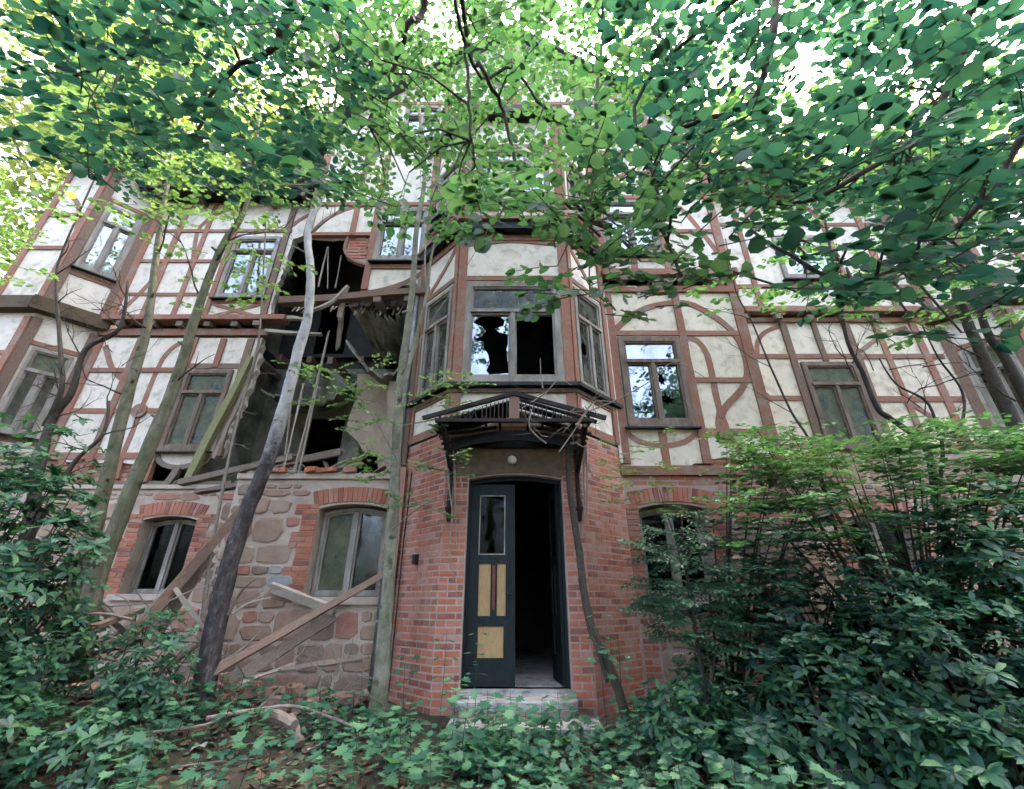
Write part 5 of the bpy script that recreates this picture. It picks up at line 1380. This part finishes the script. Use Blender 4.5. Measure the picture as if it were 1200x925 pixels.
# ---- sunlit trees beyond the house
def cloud(n, cen, rad, size, mat, parent, kind='oval', clump=14, seed=0):
    r = np.random.RandomState(seed)
    k = max(8, n // 220)
    u = r.normal(0, 1, (k, 3)); u /= np.linalg.norm(u, axis=1, keepdims=True)
    cc = u * (r.uniform(.35, 1, (k, 1)) ** .6) * np.array(rad) + np.array(cen)
    w = r.randint(0, k, n)
    s = np.array(rad).mean() * .24
    pos = cc[w] + r.normal(0, 1, (n, 3)) * s * np.array([1, 1, .55])
    d = r.normal(0, 1, (n, 3)); d[:, 2] = d[:, 2] * .5 - .2
    nn = r.normal(0, .35, (n, 3)) + np.array([0, -.3, 1])
    return leaves('crown', kind, pos, d, nn, r.uniform(.7, 1.3, n) * size, mat, parent)
def back_tree(label, base, cen, rad, n, size, mat, seed):
    t = thing('tree', label, 'tree', base, 'trees standing beyond the house')
    m1 = MB(); stem(m1, [base, (base[0] * .98, base[1], cen[2] * .5), (cen[0], cen[1], cen[2] + rad[2] * .5)], .28, .08, 9, .05)
    for k in range(9):
        z = cen[2] - rad[2] * .6 + k * rad[2] * .13; q = Vector((base[0] * .98, base[1], z)); a = rnd.uniform(0, 6.28)
        stem(m1, [q, q + Vector((math.cos(a), math.sin(a), .5)) * rad[0] * .4, q + Vector((math.cos(a), math.sin(a), .8)) * rad[0] * .75], .09, .02, 5)
    m1.build_each('trunk', M['bark_olive'], t, True)
    cloud(n, cen, rad, size, mat, t, seed=seed)
back_tree('sunlit yellow green tree left of the corner turret', (-16, 12, 0), (-15.5, 12, 10), (4.0, 3.0, 8.5), 17000, .17, M['leaf_far'], 1)
back_tree('sunlit tree rising behind the left wing roof', (-12, 16, 0), (-11, 16, 19), (6, 3, 7), 13000, .24, M['leaf_far'], 2)
back_tree('sunlit tree rising behind the roof left of the gable', (-4, 17, 0), (-4, 17, 22.5), (5, 3, 5.5), 9000, .26, M['leaf_far'], 3)
back_tree('sunlit tree rising behind the right wing roof', (9, 16, 0), (10, 16, 19), (6, 3, 7.5), 11000, .24, M['leaf_far'], 4)
back_tree('sunlit tree right of the right corner turret', (17, 12, 0), (16.5, 12, 10), (4.0, 3.0, 8.5), 11000, .18, M['leaf_far'], 5)
back_tree('tree crown high above the left side', (-9, 9.8 + 5, 0), (-17, 11, 21), (5, 3, 5), 8000, .2, M['leaf_far'], 6)
# trees behind the viewer, mirrored in the window panes
for i, (x, y, h) in enumerate(((-9, -11, 15), (2, -14, 17), (12, -10, 15))):
    t = thing('tree', ('tall', 'broad', 'spreading')[i] + ' forest tree behind the viewer, mirrored in the panes', 'tree', (x, y, 0))
    m1 = MB(); stem(m1, [(x, y, 0), (x + .3, y, h * .4), (x, y, h * .8)], .3, .1, 9, .05); m1.build_each('trunk', M['bark_olive'], t, True)
    cloud(5000, (x, y, h * .66), (4, 3, 4.5), .35, M['leaf_near'], t, seed=40 + i)

# ---- shrubs
def rhodo(label, cen, rad, n, ls, mat='leaf_rhodo', name='rhododendron', cat='shrub', kind='lance', group=None, per=(6, 9), seed=1, inner=.35):
    r = random.Random(seed)
    t = thing(name, label, cat, (cen[0], cen[1], 0), group)
    P, D, NN, SZ = [], [], [], []; m1 = MB()
    base = Vector((cen[0], cen[1], gz(cen[0], cen[1]) - .03))
    for k in range(n):
        u = Vector((r.gauss(0, 1), r.gauss(0, 1), r.gauss(0, 1))).normalized()
        q = r.uniform(inner, 1) ** .5 * r.uniform(.8, 1.12)
        c = Vector((cen[0] + u.x * rad[0] * q, cen[1] + u.y * rad[1] * q, cen[2] + u.z * rad[2] * q))
        if c.z < gz(c.x, c.y) + .06: continue
        ax = (u * .6 + Vector((r.uniform(-.3, .3), r.uniform(-.5, .1), .9))).normalized()
        s1 = ax.orthogonal().normalized(); s2 = ax.cross(s1)
        m = r.randint(*per); a0 = r.uniform(0, 6.28); sz = ls * r.uniform(.7, 1.15)
        for j in range(m):
            a = a0 + 6.283 * j / m + r.uniform(-.25, .25); lift = r.uniform(-.35, .55)
            d = (s1 * math.cos(a) + s2 * math.sin(a) + ax * lift)
            P.append(tuple(c + ax * r.uniform(-.02, .02))); D.append(tuple(d)); NN.append(tuple(ax)); SZ.append(sz * r.uniform(.75, 1.1))
        if k % 8 == 0:
            mid = base.lerp(c, .55) + Vector((r.uniform(-.1, .1), r.uniform(-.1, .1), -.12))
            m1.tube([base + Vector((r.uniform(-.1, .1), r.uniform(-.1, .1), 0)), mid, c], [.014, .009, .004], 4, cap=False)
    tag(m1.build('stems', M['bark_twig'], t), kind='stuff')
    leaves('foliage', kind, P, D, NN, SZ, M[mat], t, .2)
    return t
rhodo('tall rhododendron filling the left edge below the turret', (-5.15, 4.5, 1.5), (1.02, .8, 1.75), 950, .125, seed=1)
rhodo('lower rhododendron mass at the left edge', (-4.65, 4.3, .45), (.85, .6, .75), 330, .12, seed=2)
rhodo('small rhododendron with lighter leaves under the leaning beam', (-3.95, 5.5, .75), (.48, .35, .68), 190, .10, 'leaf_herb', seed=3)
rhodo('bushy rhododendron before the left wing wall', (-5.3, 5.7, .9), (.7, .5, .65), 210, .11, seed=4)
rhodo('dark rhododendron at the foot of the climber', (1.55, 4.75, .33), (.55, .35, .5), 170, .11, seed=5)
rhodo('rhododendron with teal leaves right of the conifer sapling', (2.75, 4.6, .55), (.75, .5, .7), 260, .12, seed=6)
rhodo('wide dark rhododendron thicket in the lower right', (4.1, 4.7, .85), (1.35, .8, .95), 640, .12, seed=7)
rhodo('tall rhododendron at the right edge', (5.2, 4.6, 1.5), (1.2, .8, 1.2), 460, .13, seed=8)
rhodo('rhododendron behind the thicket, against the right wing', (3.9, 5.9, 1.35), (1.5, .6, 1.0), 430, .11, seed=9)
rhodo('rhododendron near the lower right corner with broad leaves', (3.6, 3.9, .25), (1.0, .4, .5), 210, .14, seed=10)
rhodo('broad leaved dark shrub low before the conifer sapling', (1.75, 4.35, .25), (.75, .4, .36), 150, .085, 'leaf_herb', 'broad_leaved_shrub', kind='oval', per=(4, 6), seed=31)
rhodo('broad leaved shrub among the rhododendrons at the right', (3.1, 4.4, .6), (.6, .4, .55), 100, .075, 'leaf_rhodo', 'broad_leaved_shrub', kind='oval', per=(4, 6), seed=32)
rhodo('low rhododendron in the lower left foreground', (-3.5, 4.55, .28), (.7, .4, .38), 170, .10, seed=41)
rhodo('low rhododendron between the bay and the thicket', (2.15, 5.6, .55), (.5, .45, .5), 150, .10, seed=11)
# broad-leaved shrubs: bright layered leaves on top of the right thicket
def layer_shrub(label, base, zones, mt, seed, ls=.055, name='shrub', kind='oval', st=.02, drop=.12):
    t = thing(name, label, 'shrub', base)
    fo = Foliage(); b = Vector(base)
    for (x0, x1, y0, y1, n, Ya, Yb, ln) in zones:
        for _ in range(n):
            p = at(rnd.uniform(x0, x1), rnd.uniform(y0, y1), rnd.uniform(Ya, Yb))
            d = Vector((p.x - b.x, p.y - b.y, 0)).normalized() + Vector((rnd.uniform(-.8, .8), rnd.uniform(-.8, .4), rnd.uniform(-.15, .15)))
            fo.spray(p, d, ln * rnd.uniform(.7, 1.2), ls, (rnd.uniform(-.2, .2), rnd.uniform(-.3, .05), 1), drop, .004)
            if rnd.random() < .07: fo.tw.tube([b, b.lerp(p, .6) + Vector((0, 0, .15)), p], [st, st * .6, .004], 5, cap=False)
    fo.build(t, kind, M[mt], M['bark_twig'], .2)
layer_shrub('hornbeam shrub with bright layered leaves over the right thicket', (4.6, 5.7, .1), [(890, 1230, 515, 600, 250, 4.7, 6.0, .6), (1030, 1230, 495, 560, 90, 4.7, 5.8, .55), (860, 1230, 590, 640, 70, 4.7, 6.0, .5), (870, 1000, 495, 560, 60, 5.4, 6.2, .4)], 'leaf_layer', 21, .07)
layer_shrub('airy young shrub with pale leaves before the right ground floor window', (2.45, 6.0, .1), [(725, 880, 510, 600, 60, 5.6, 6.2, .34), (880, 960, 520, 600, 50, 5.3, 6.0, .4), (830, 960, 540, 650, 80, 5.3, 6.0, .4), (720, 800, 560, 590, 8, 5.6, 6, .25)], 'leaf_maple', 22, .04)
layer_shrub('dark bush covering the right ground floor window', (3.3, 5.8, .1), [(800, 920, 610, 720, 90, 5.3, 6.1, .4), (880, 1230, 600, 730, 230, 4.6, 5.8, .5), (900, 1200, 700, 860, 120, 4.2, 5.2, .5), (840, 990, 680, 800, 100, 5.0, 5.8, .4)], 'leaf_near', 23, .068)
# conifer sapling
t = thing('conifer_sapling', 'feathery dark conifer sapling right of the pinkish brick', 'shrub', at(828, 815, 5.0))
m1 = MB(); c0 = at(832, 850, 4.8); P = stem(m1, [c0, at(815, 740, 4.8), at(803, 660, 4.8), at(798, 600, 4.8)], .026, .007, 7); stem(m1, [at(830, 822, 5.0), at(838, 760, 5.1), at(832, 690, 5.1), at(850, 640, 5.1)], .018, .006, 6)
m1.build_each('trunk', M['bark_dark'], t, True)
fo = Foliage()
for (px, py, rl, rr) in ((800, 604, 30, 30), (800, 625, 52, 48), (802, 645, 78, 66), (804, 662, 100, 80), (806, 685, 78, 92), (808, 706, 84, 84), (812, 728, 60, 80), (815, 750, 54, 64)):
    for k in range(13):
        e = rnd.uniform(-1, 1); w = (rl if e < 0 else rr)
        a = at(px + rnd.uniform(-6, 6), py + rnd.uniform(-7, 7), 4.8); f_ = at(px + e * w, py + rnd.uniform(-5, 12), 4.8 - rnd.uniform(-.15, .45) * (1 - abs(e) * .6))
        d = f_ - a; fo.spray(a.lerp(f_, .12), (d.x, d.y, d.z + .03), max(.14, d.length * .85), .058, (rnd.uniform(-.15, .15), -.35, 1), .14, .003, step=.024, side=.6)
fo.build(t, 'lance', M['leaf_yew'], M['bark_twig'], .15)

# ---- herbs and seedlings on the forest floor
def seedling(x, y, h, n, ls, label, mat='leaf_herb', kind='maple', group='maple seedlings on the forest floor', name='seedling', cat='plant'):
    z = gz(x, y); t = thing(name, label, cat, (x, y, z), group)
    m1 = MB(); P, D, NN, SZ = [], [], [], []
    top = Vector((x + rnd.uniform(-.06, .06), y + rnd.uniform(-.06, .06), z + h))
    m1.tube([(x, y, z - .02), ((x + top.x) / 2 + rnd.uniform(-.02, .02), (y + top.y) / 2, z + h * .5), tuple(top)], [.005, .004, .002], 4, cap=False)
    for k in range(n):
        f = .45 + .55 * (k // 2 + 1) / (n // 2 + 1); q = Vector((x, y, z)).lerp(top, f)
        a = k * math.pi + (k // 2) * 1.5 + rnd.uniform(-.5, .5); s = Vector((math.cos(a), math.sin(a), rnd.uniform(0, .25)))
        e = q + s * ls * rnd.uniform(.35, .8); m1.tube([q, e], [.002, .0015], 3, cap=False)
        P.append(tuple(e)); D.append((s.x, s.y, rnd.uniform(-.35, .1))); NN.append((0, -.15, 1)); SZ.append(ls * rnd.uniform(.7, 1.15))
    m1.build('stem', M['bark_twig'], t); leaves('foliage', kind, P, D, NN, SZ, M[mat], t, .2)
SL = 'green seedling with lobed leaves on the forest floor'
seen = {}
for i in range(420):
    y = rnd.uniform(3.0, 6.0); x = rnd.uniform(-4.6, 2.6) * (.5 + y * .1)
    if y > 5.15 and -1.0 < x < 1.2: continue
    if y > 4.6 and rnd.random() < .0: continue
    hmax = .42 if y < 4.6 else .5
    h_ = rnd.uniform(.14, hmax) * (1.25 if y < 4.4 else 1); n_ = rnd.choice((4, 6, 8, 10)); l_ = rnd.uniform(.08, .14)
    side = 'before the left rhododendrons' if x < -2.6 else 'between the two middle trunks' if x < -1.3 else 'left of the steps' if x < -.6 else 'straight before the steps' if x < .8 else 'right of the steps' if x < 1.6 else 'before the right rhododendrons'
    if y < 4.3: side = 'in front, ' + side
    if y > 5.3: side = 'by the wall, ' + side
    sz_ = 'low' if h_ < .24 else 'knee high' if h_ > .42 else 'small'
    lf_ = 'few' if n_ < 6 else 'many' if n_ > 8 else 'several'
    lab = f"{sz_} seedling, {lf_} {'broad' if l_ > .11 else 'narrow'} leaves, {side}"
    if lab in seen: continue
    seen[lab] = 1; seedling(x, y, h_, n_, l_, lab)
for (px, py, Y, hh, ls, lb) in ((520, 545 + 200, 5.6, .95, .10, 'tall seedling before the left jamb of the door'), (560, 720, 5.5, 1.0, .09, 'tall thin seedling reaching over the brick left of the door'), (700, 700, 5.4, 1.15, .12, 'tall seedling with pale leaves right of the doorway'), (720, 720, 5.35, .9, .11, 'seedling with large pale leaves under the climber'), (600, 800, 5.0, .55, .11, 'seedling spreading over the lower step'), (480, 790, 5.6, .75, .10, 'seedling at the foot of the slim tree'), (655, 830, 5.0, .5, .12, 'seedling at the right end of the lower step'), (575, 850, 4.9, .62, .12, 'leafy seedling hiding the left half of the steps'), (530, 830, 5.1, .66, .12, 'leafy seedling at the left end of the steps'), (540, 870, 4.7, .6, .13, 'large leaved seedling a pace before the steps'), (620, 880, 4.6, .5, .12, 'seedling with pale leaves well before the steps')):
    p = at(px, py, Y); seedling(p.x, Y, hh, 10, ls, lb, group=None)
# ivy and small leaves, nobody could count them
n = 8000; xx = nr.uniform(-6.2, 6.5, n); yy = nr.uniform(3.2, 6.9, n)
den = np.sin(xx * 2.3 + 1) * np.sin(yy * 3.1) + np.sin(xx * 5.1 + yy * 2) * .6
keep = (den + nr.uniform(-.6, .6, n) > -.1) & ~((yy > 5.1) & (np.abs(xx) < 1.1)) & ~((yy > 6.0) & (np.abs(xx) < 1.9)); xx, yy = xx[keep], yy[keep]
zz = np.array([gz(a, b) for a, b in zip(xx, yy)]) + nr.uniform(.02, .16, len(xx))
dd = nr.normal(0, 1, (len(xx), 3)); dd[:, 2] *= .25
tag(leaves('ground_cover', 'maple', np.stack([xx, yy, zz], 1), dd, np.tile([0, -.2, 1.], (len(xx), 1)), nr.lognormal(-2.9, .38, len(xx)).clip(.025, .12), M['leaf_herb'], None, .3), 'small green leaves covering the forest floor in patches', 'ground cover', kind='stuff')
n = 900; xx = nr.normal(.05, .75, n); yy = nr.uniform(4.35, 5.33, n); zz = np.array([gz(a, b) for a, b in zip(xx, yy)]) + nr.uniform(.04, .30, n) * (1 - np.abs(xx) * .25).clip(.3, 1)
dd = nr.normal(0, 1, (n, 3)); dd[:, 2] *= .25
tag(leaves('ground_cover', 'maple', np.stack([xx, yy, zz], 1), dd, np.tile([0, -.3, 1.], (n, 1)), nr.uniform(.045, .10, n), M['leaf_herb'], None, .3), 'knee high mat of lobed leaves growing before the steps', 'ground cover', kind='stuff')
n = 5500; xx = nr.uniform(-6.5, 6.5, n); yy = nr.uniform(2.8, 6.95, n)
keep = ~((yy > 5.9) & (np.abs(xx) < 1.7)) & ~((yy > 5.3) & (np.abs(xx) < .95)); xx, yy = xx[keep], yy[keep]
zz = np.array([gz(a, b) for a, b in zip(xx, yy)]) + nr.uniform(.002, .025, len(xx))
dd = nr.normal(0, 1, (len(xx), 3)); dd[:, 2] *= .15
tag(leaves('leaf_litter', 'oval', np.stack([xx, yy, zz], 1), dd, np.tile([0, 0, 1.], (len(xx), 1)), nr.uniform(.04, .09, len(xx)), M['leaf_litter'], None, .35), 'dry brown leaves and bark scattered on the ground', 'leaf litter', kind='stuff')

# ================================================================== DEBRIS
def beam_thing(label, a, b, w, h, mt, name='fallen_beam', cat='beam', twist=0.0, group=None, n=5, jit=.006):
    m_ = MB(); mid = (Vector(a) + Vector(b)) / 2
    m_.bar(a, b, w, h, twist=twist, n=n, jit=jit)
    a, b = Vector(a), Vector(b); dr = (b - a).normalized()
    for q_, s_ in ((a, -1), (b, 1)):          # splintered ends
        for _ in range(4):
            o_ = Vector((rnd.uniform(-.4, .4) * w, rnd.uniform(-.3, .3) * w, rnd.uniform(-.4, .4) * h)); e_ = q_ - dr * s_ * .05 + o_
            m_.bar(e_, e_ + dr * s_ * (.05 + rnd.uniform(.02, .6) * max(w, h)), min(w, h) * .35, min(w, h) * .22, jit=.001)
    o = m_.build(name, M[mt]); tag(o, label, cat, group); return o
beam_thing('heavy broken beam leaning on the wall before the left arched window', at(288, 592, 6.75), at(140, 762, 5.9), .11, .13, 'red_wood', twist=.25)
beam_thing('dark plank lying under the heavy leaning beam', at(246, 645, 6.75), at(165, 765, 6.0), .07, .20, 'old_wood', twist=.2)
beam_thing('long reddish board leaning up to the right before the ground floor window', at(452, 672, 6.85), at(236, 796, 6.0), .035, .095, 'red_wood', twist=.5)
beam_thing('pale board parallel beneath the long reddish board', at(392, 722, 6.8), at(285, 790, 6.15), .05, .13, 'old_wood', twist=.4)
beam_thing('short weathered board slanting down right under the window', at(318, 688, 6.85), at(392, 716, 6.75), .06, .12, 'pale_wood', twist=.3)
beam_thing('broken plank lying on the rubble by the left bushes', at(110, 735, 5.7), at(165, 715, 6.3), .10, .05, 'red_wood')
beam_thing('charred plank across the hole above the stone ledge', at(212, 566, 7.6), at(345, 536, 7.2), .12, .10, 'old_wood')
beam_thing('slanting plank resting at the back of the opening', at(325, 545, 7.7), at(400, 530, 7.5), .10, .12, 'old_wood')
beam_thing('rotten board lying on the ledge beneath the mossy post', at(232, 577, 7.4), at(300, 566, 7.1), .14, .06, 'old_wood')
beam_thing('splintered rafter hanging from the sagging floor beam', at(405, 338, 6.95), at(398, 372, 7.0), .09, .05, 'pale_wood', 'hanging_board', 'board')
beam_thing('broken joist hanging below the sagging floor beam', at(401, 365, 7.2), at(396, 408, 7.3), .08, .06, 'old_wood', 'hanging_board', 'board')
m_ = MB(); pts = smooth_path([tuple(at(408, 336, 6.88)), tuple(at(392, 352, 6.85)), tuple(at(378, 360, 6.8)), tuple(at(366, 364, 6.8))], 4); m_.tube(pts, [.045] * len(pts), 5, rough=.1)
tag(m_.build('broken_brace', M['pale_wood']), 'curved brace broken off below the sagging floor beam', 'beam')
for i, (a, b, Y0, Y1) in enumerate((((386, 388), (344, 556), 7.3, 7.0), ((384, 392), (350, 556), 7.32, 7.0), ((345, 440), (332, 552), 7.5, 7.2), ((384, 290), (373, 336), 7.6, 7.4), ((385, 290), (384, 338), 7.6, 7.4), ((400, 300), (393, 337), 7.5, 7.4), ((356, 450), (334, 545), 7.0, 6.9))):
    beam_thing(('longest pale lath hanging to the ledge', 'second pale lath beside the longest one', 'mossy lath behind the pale trunk', 'slanting lath in the upper hole', 'upright lath in the upper hole', 'short lath right in the upper hole', 'lath leaning along the dark trunk')[i], at(*a, Y0), at(*b, Y1), .022, .03, 'pale_wood', 'hanging_lath', 'lath', group='laths hanging in the torn opening', n=4, jit=.008)
for i, (px, py, lb) in enumerate(((377, 549, 'broken brick on the ledge, left of a pair'), (389, 546, 'larger broken brick on the ledge'), (411, 547, 'brick at the right end of the ledge'), (366, 551, 'brick fragment among crumbs on the ledge'), (331, 548, 'red brick fragment on the ledge by the pale trunk'), (322, 556, 'small red brick chip beside the pale trunk'))):
    p = at(px, py, 6.95); m_ = MB(); s_ = rnd.uniform(.7, 1.1)
    m_.bar((p.x - .09 * s_, p.y, 3.375), (p.x + .09 * s_, p.y + rnd.uniform(-.06, .06), 3.38), .10, .075 * s_, n=3, jit=.01)
    tag(m_.build('loose_brick', BR[(0, 3, 4)[i % 3]]), lb, 'brick', 'loose bricks on the stone ledge')
m_ = MB()
for _ in range(170):
    u = rnd.uniform(-4.3, -1.9); s_ = rnd.uniform(.01, .045); c = Vector((u, rnd.uniform(6.96, 7.3), 3.335 + s_ * .3))
    m_.bar(c - Vector((s_, rnd.uniform(-s_, s_), 0)), c + Vector((s_, rnd.uniform(-s_, s_), rnd.uniform(-.01, .02))), s_ * 1.3, s_, jit=s_ * .3)
tag(m_.build('plaster_crumbs', M['interior']), 'crumbs of plaster and mortar along the stone ledge', 'rubble', kind='stuff')
m_ = MB()
for _ in range(260):
    x = rnd.uniform(-6.4, -1.9); y = 6.9 - abs(rnd.gauss(0, .38)) + (0 if x > -4.4 else .2); s_ = rnd.uniform(.02, .10); c = Vector((x, y, gz(x, y) + rnd.uniform(-.01, .12) * (y > 6.3)))
    m_.bar(c - Vector((s_, rnd.uniform(-s_, s_), rnd.uniform(-s_, s_) * .6)), c + Vector((s_, rnd.uniform(-s_, s_), rnd.uniform(-s_, s_) * .6)), s_ * 1.4, s_ * rnd.uniform(.5, 1.2), jit=s_ * .3, n=2)
tag(m_.build('rubble', STN[0]), 'stone and mortar rubble heaped along the foot of the left walls', 'rubble', kind='stuff')
for i, (pts, r, mt, lb) in enumerate((
    ([(80, 888, 4.85), (160, 862, 5.0), (240, 850, 5.15), (262, 838, 5.2)], .018, 'dead_twig', 'pale fallen branch in the lower left foreground'),
    ([(242, 842, 5.2), (300, 832, 5.3), (345, 828, 5.35), (385, 840, 5.3), (415, 852, 5.2)], .020, 'dead_twig', 'bent grey branch before the slim tree'),
    ([(85, 838, 5.3), (125, 818, 5.5), (150, 808, 5.6)], .022, 'dead_twig', 'short pale branch by the small rhododendron'),
    ([(80, 757, 5.9), (130, 752, 6.0), (180, 728, 6.1), (215, 725, 6.1)], .018, 'dead_twig', 'long thin branch crossing the rubble on the left'),
    ([(0, 670, 4.6), (40, 668, 4.6), (75, 676, 4.7), (85, 700, 4.8)], .014, 'dead_twig', 'bare bleached twig over the left rhododendron'),
    ([(108, 712, 6.2), (180, 706, 6.3), (210, 690, 6.4), (215, 705, 6.4)], .008, 'dead_twig', 'thin twig across the sill of the left window'),
    ([(272, 720, 6.3), (290, 708, 6.4), (318, 700, 6.5)], .020, 'pale_wood', 'curved pale root beside the dark trunk'),
    ([(0, 890, 4.7), (20, 880, 4.8), (60, 890, 4.8)], .014, 'dead_twig', 'branch stub in the lower left corner'),
    ([(200, 900, 4.7), (300, 890, 4.9), (420, 905, 4.8), (470, 890, 4.9)], .008, 'dead_twig', 'thin curved twig in the foreground'))):
    m_ = MB(); stem(m_, [at(a, b, Y) for a, b, Y in pts], r, r * .55, 7, .15)
    for q in pts[1:-1]: twigging(m_, at(*q), (rnd.uniform(-1, 1), rnd.uniform(-.5, .5), rnd.uniform(0, .6)), rnd.uniform(.15, .35), r * .4, 1, .6)
    tag(m_.build('fallen_branch', M[mt]), lb, 'branch')
for i, (a, b, w, h, mt, lb) in enumerate((((95, 770), (205, 742), .09, .03, 'old_wood', 'dark board lying flat in the rubble at the left'), ((170, 800), (238, 752), .07, .03, 'red_wood', 'brown board tilted against the dark trunk'), ((112, 708), (150, 745), .05, .06, 'old_wood', 'short post stub sticking out behind the rhododendron'), ((285, 800), (345, 778), .08, .03, 'pale_wood', 'pale board end beside the bleached brushwood'), ((330, 785), (425, 772), .10, .03, 'old_wood', 'grey board under the bleached brushwood'), ((205, 690), (262, 770), .04, .05, 'pale_wood', 'pale batten crossing behind the dark trunk'))):
    p0, p1 = at(*a, 6.15), at(*b, 6.4); beam_thing(lb, p0, p1, w, h, mt, 'fallen_board', 'board', twist=rnd.uniform(-.4, .4))
for i in range(30):
    px, py = rnd.uniform(90, 300), rnd.uniform(700, 800); Y = rnd.uniform(5.7, 6.5); a = at(px, py, Y); a.z = max(a.z, gz(a.x, a.y) + .03)
    e = a + Vector((rnd.uniform(-.9, .9), rnd.uniform(-.3, .3), rnd.uniform(-.1, .5))); e.z = max(e.z, gz(e.x, e.y) + .02)
    lab = f"{'thick' if i % 3 == 0 else 'thin'} {'bleached' if i % 2 else 'brown'} stick {'rising from' if e.z - a.z > .2 else 'lying on'} the rubble {'beside the dark trunk' if px > 220 else 'under the leaning beam' if px > 160 else 'by the left bushes'}"
    if lab in seen: continue
    seen[lab] = 1; m_ = MB(); stem(m_, [a, (a + e) / 2 + Vector((rnd.uniform(-.06, .06), 0, rnd.uniform(-.05, .08))), e], .022 if i % 3 == 0 else .010, .006, 6, .15); tag(m_.build('stick', M['dead_twig'] if i % 2 else M['old_wood']), lab, 'stick', 'sticks in the rubble at the left')
m_ = MB()
for _ in range(46): twigging(m_, at(rnd.uniform(335, 440), rnd.uniform(770, 815), rnd.uniform(5.9, 6.4)), (rnd.uniform(-1, 1), rnd.uniform(-.4, .4), rnd.uniform(-.1, 1)), rnd.uniform(.15, .5), .005, 1, 1.1)
tag(m_.build('dead_brushwood', M['dead_twig']), 'tangle of bleached dead twigs under the long reddish board', 'brushwood')
for a, b, lb in (((312, 838), (345, 850), 'brown broken log before the dark trunk'), ((338, 842), (352, 872), 'pale split log standing in the litter')):
    m_ = MB(); stem(m_, [at(*a, 5.2), at((a[0] + b[0]) / 2, (a[1] + b[1]) / 2 - 3, 5.15), at(*b, 5.05)], .06, .045, 8, .12); tag(m_.build('log', M['old_wood']), lb, 'log')
for i, (px, py) in enumerate(((372, 850), (228, 893))):
    p = at(px, py, 5.0); m_ = MB(); zg = gz(p.x, 5.0)
    m_.bar((p.x - .06, 5.0, zg + .03), (p.x + .05, 5.03, zg + .07), .07, .012, n=3, jit=.018); tag(m_.build('litter_scrap', M['globe']), ('crumpled white scrap near the bent grey branch', 'small white scrap in the left foreground')[i], 'litter')

# ================================================================== ADDED HAZE
def added_haze(density):  # added bluish volume standing in for lens glare; washes contrast and lifts blacks
    m, t, out = newmat('added_haze')
    p = t.nodes.new('ShaderNodeVolumePrincipled'); p.inputs['Color'].default_value = (.86, .94, 1.0, 1); p.inputs['Density'].default_value = density; p.inputs['Anisotropy'].default_value = .55
    t.links.new(p.outputs[0], out.inputs['Volume'])
    mb = MB(); mb.box(Frame(0, 0, 1, 0), -230, 230, -1.3, 32.5, -270, 130)
    tag(mb.build('added_haze', m), 'faint mist added as a pale veil over the clearing', 'added_haze', kind='stuff')
added_haze(.030)

for i in range(44):
    x = rnd.uniform(-5.6, -2.2); y = rnd.uniform(7.2, 9.2) if x > -4.4 else rnd.uniform(8.4, 9.6); z = 3.36
    a = Vector((x, y, z + rnd.uniform(.02, .1))); L = rnd.uniform(.3, 1.1); an = rnd.uniform(-.9, .9)
    e = a + Vector((math.cos(an) * L * rnd.choice((-1, 1)), math.sin(an) * L * .6, rnd.uniform(0, .45)))
    e.x = min(-1.95, max(-5.9, e.x)); e.y = max(7.1 if e.x > -4.35 else 8.35, e.y)
    mt_ = rnd.choice(('old_wood', 'pale_wood', 'red_wood'))
    lab = f"{'short' if L < .6 else 'long'} broken {'lath' if i % 3 else 'board'} in the debris, {'right' if x > -3.2 else 'middle' if x > -4.4 else 'left'} of the opening".replace('broken', dict(old_wood='dark broken', pale_wood='pale broken', red_wood='reddish broken')[mt_])
    if lab in seen: continue
    seen[lab] = 1; beam_thing(lab, a, e, rnd.uniform(.03, .09), rnd.uniform(.02, .04), mt_, 'broken_board', 'board', twist=rnd.uniform(-.6, .6), group='broken boards lying in the torn opening', n=3, jit=.006)
m_ = MB()
for _ in range(260):
    x = rnd.uniform(-5.7, -2.0); y = rnd.uniform(7.1, 8.8) if x > -4.35 else rnd.uniform(8.35, 9.4); s_ = rnd.uniform(.02, .09); c = Vector((x, y, (3.25 if x > -4.38 and y < 8.74 else 3.35) + s_ * .4 + rnd.uniform(0, .12) * (abs(x + 3.2) < .9)))
    m_.bar(c - Vector((s_, rnd.uniform(-s_, s_), rnd.uniform(-s_, s_) * .5)), c + Vector((s_, rnd.uniform(-s_, s_), rnd.uniform(-s_, s_) * .5)), s_ * 1.3, s_, jit=s_ * .3)
tag(m_.build('rubble', M['interior']), 'plaster rubble heaped inside the torn opening', 'rubble', kind='stuff')
for k in range(34):     # splintered lath ends along the torn floor edge and ceiling
    x = -4.3 + k * .073; m_ = MB(); a = Vector((x, 7.18, 6.79 + rnd.uniform(-.02, .02))); m_.bar(a, a + Vector((rnd.uniform(-.06, .06), -.05 - rnd.uniform(0, .1), -rnd.uniform(.05, .32))), .028, .008, jit=.002, n=2)
    part(m_, 'lath', M['pale_wood'] if k % 3 else M['old_wood'])
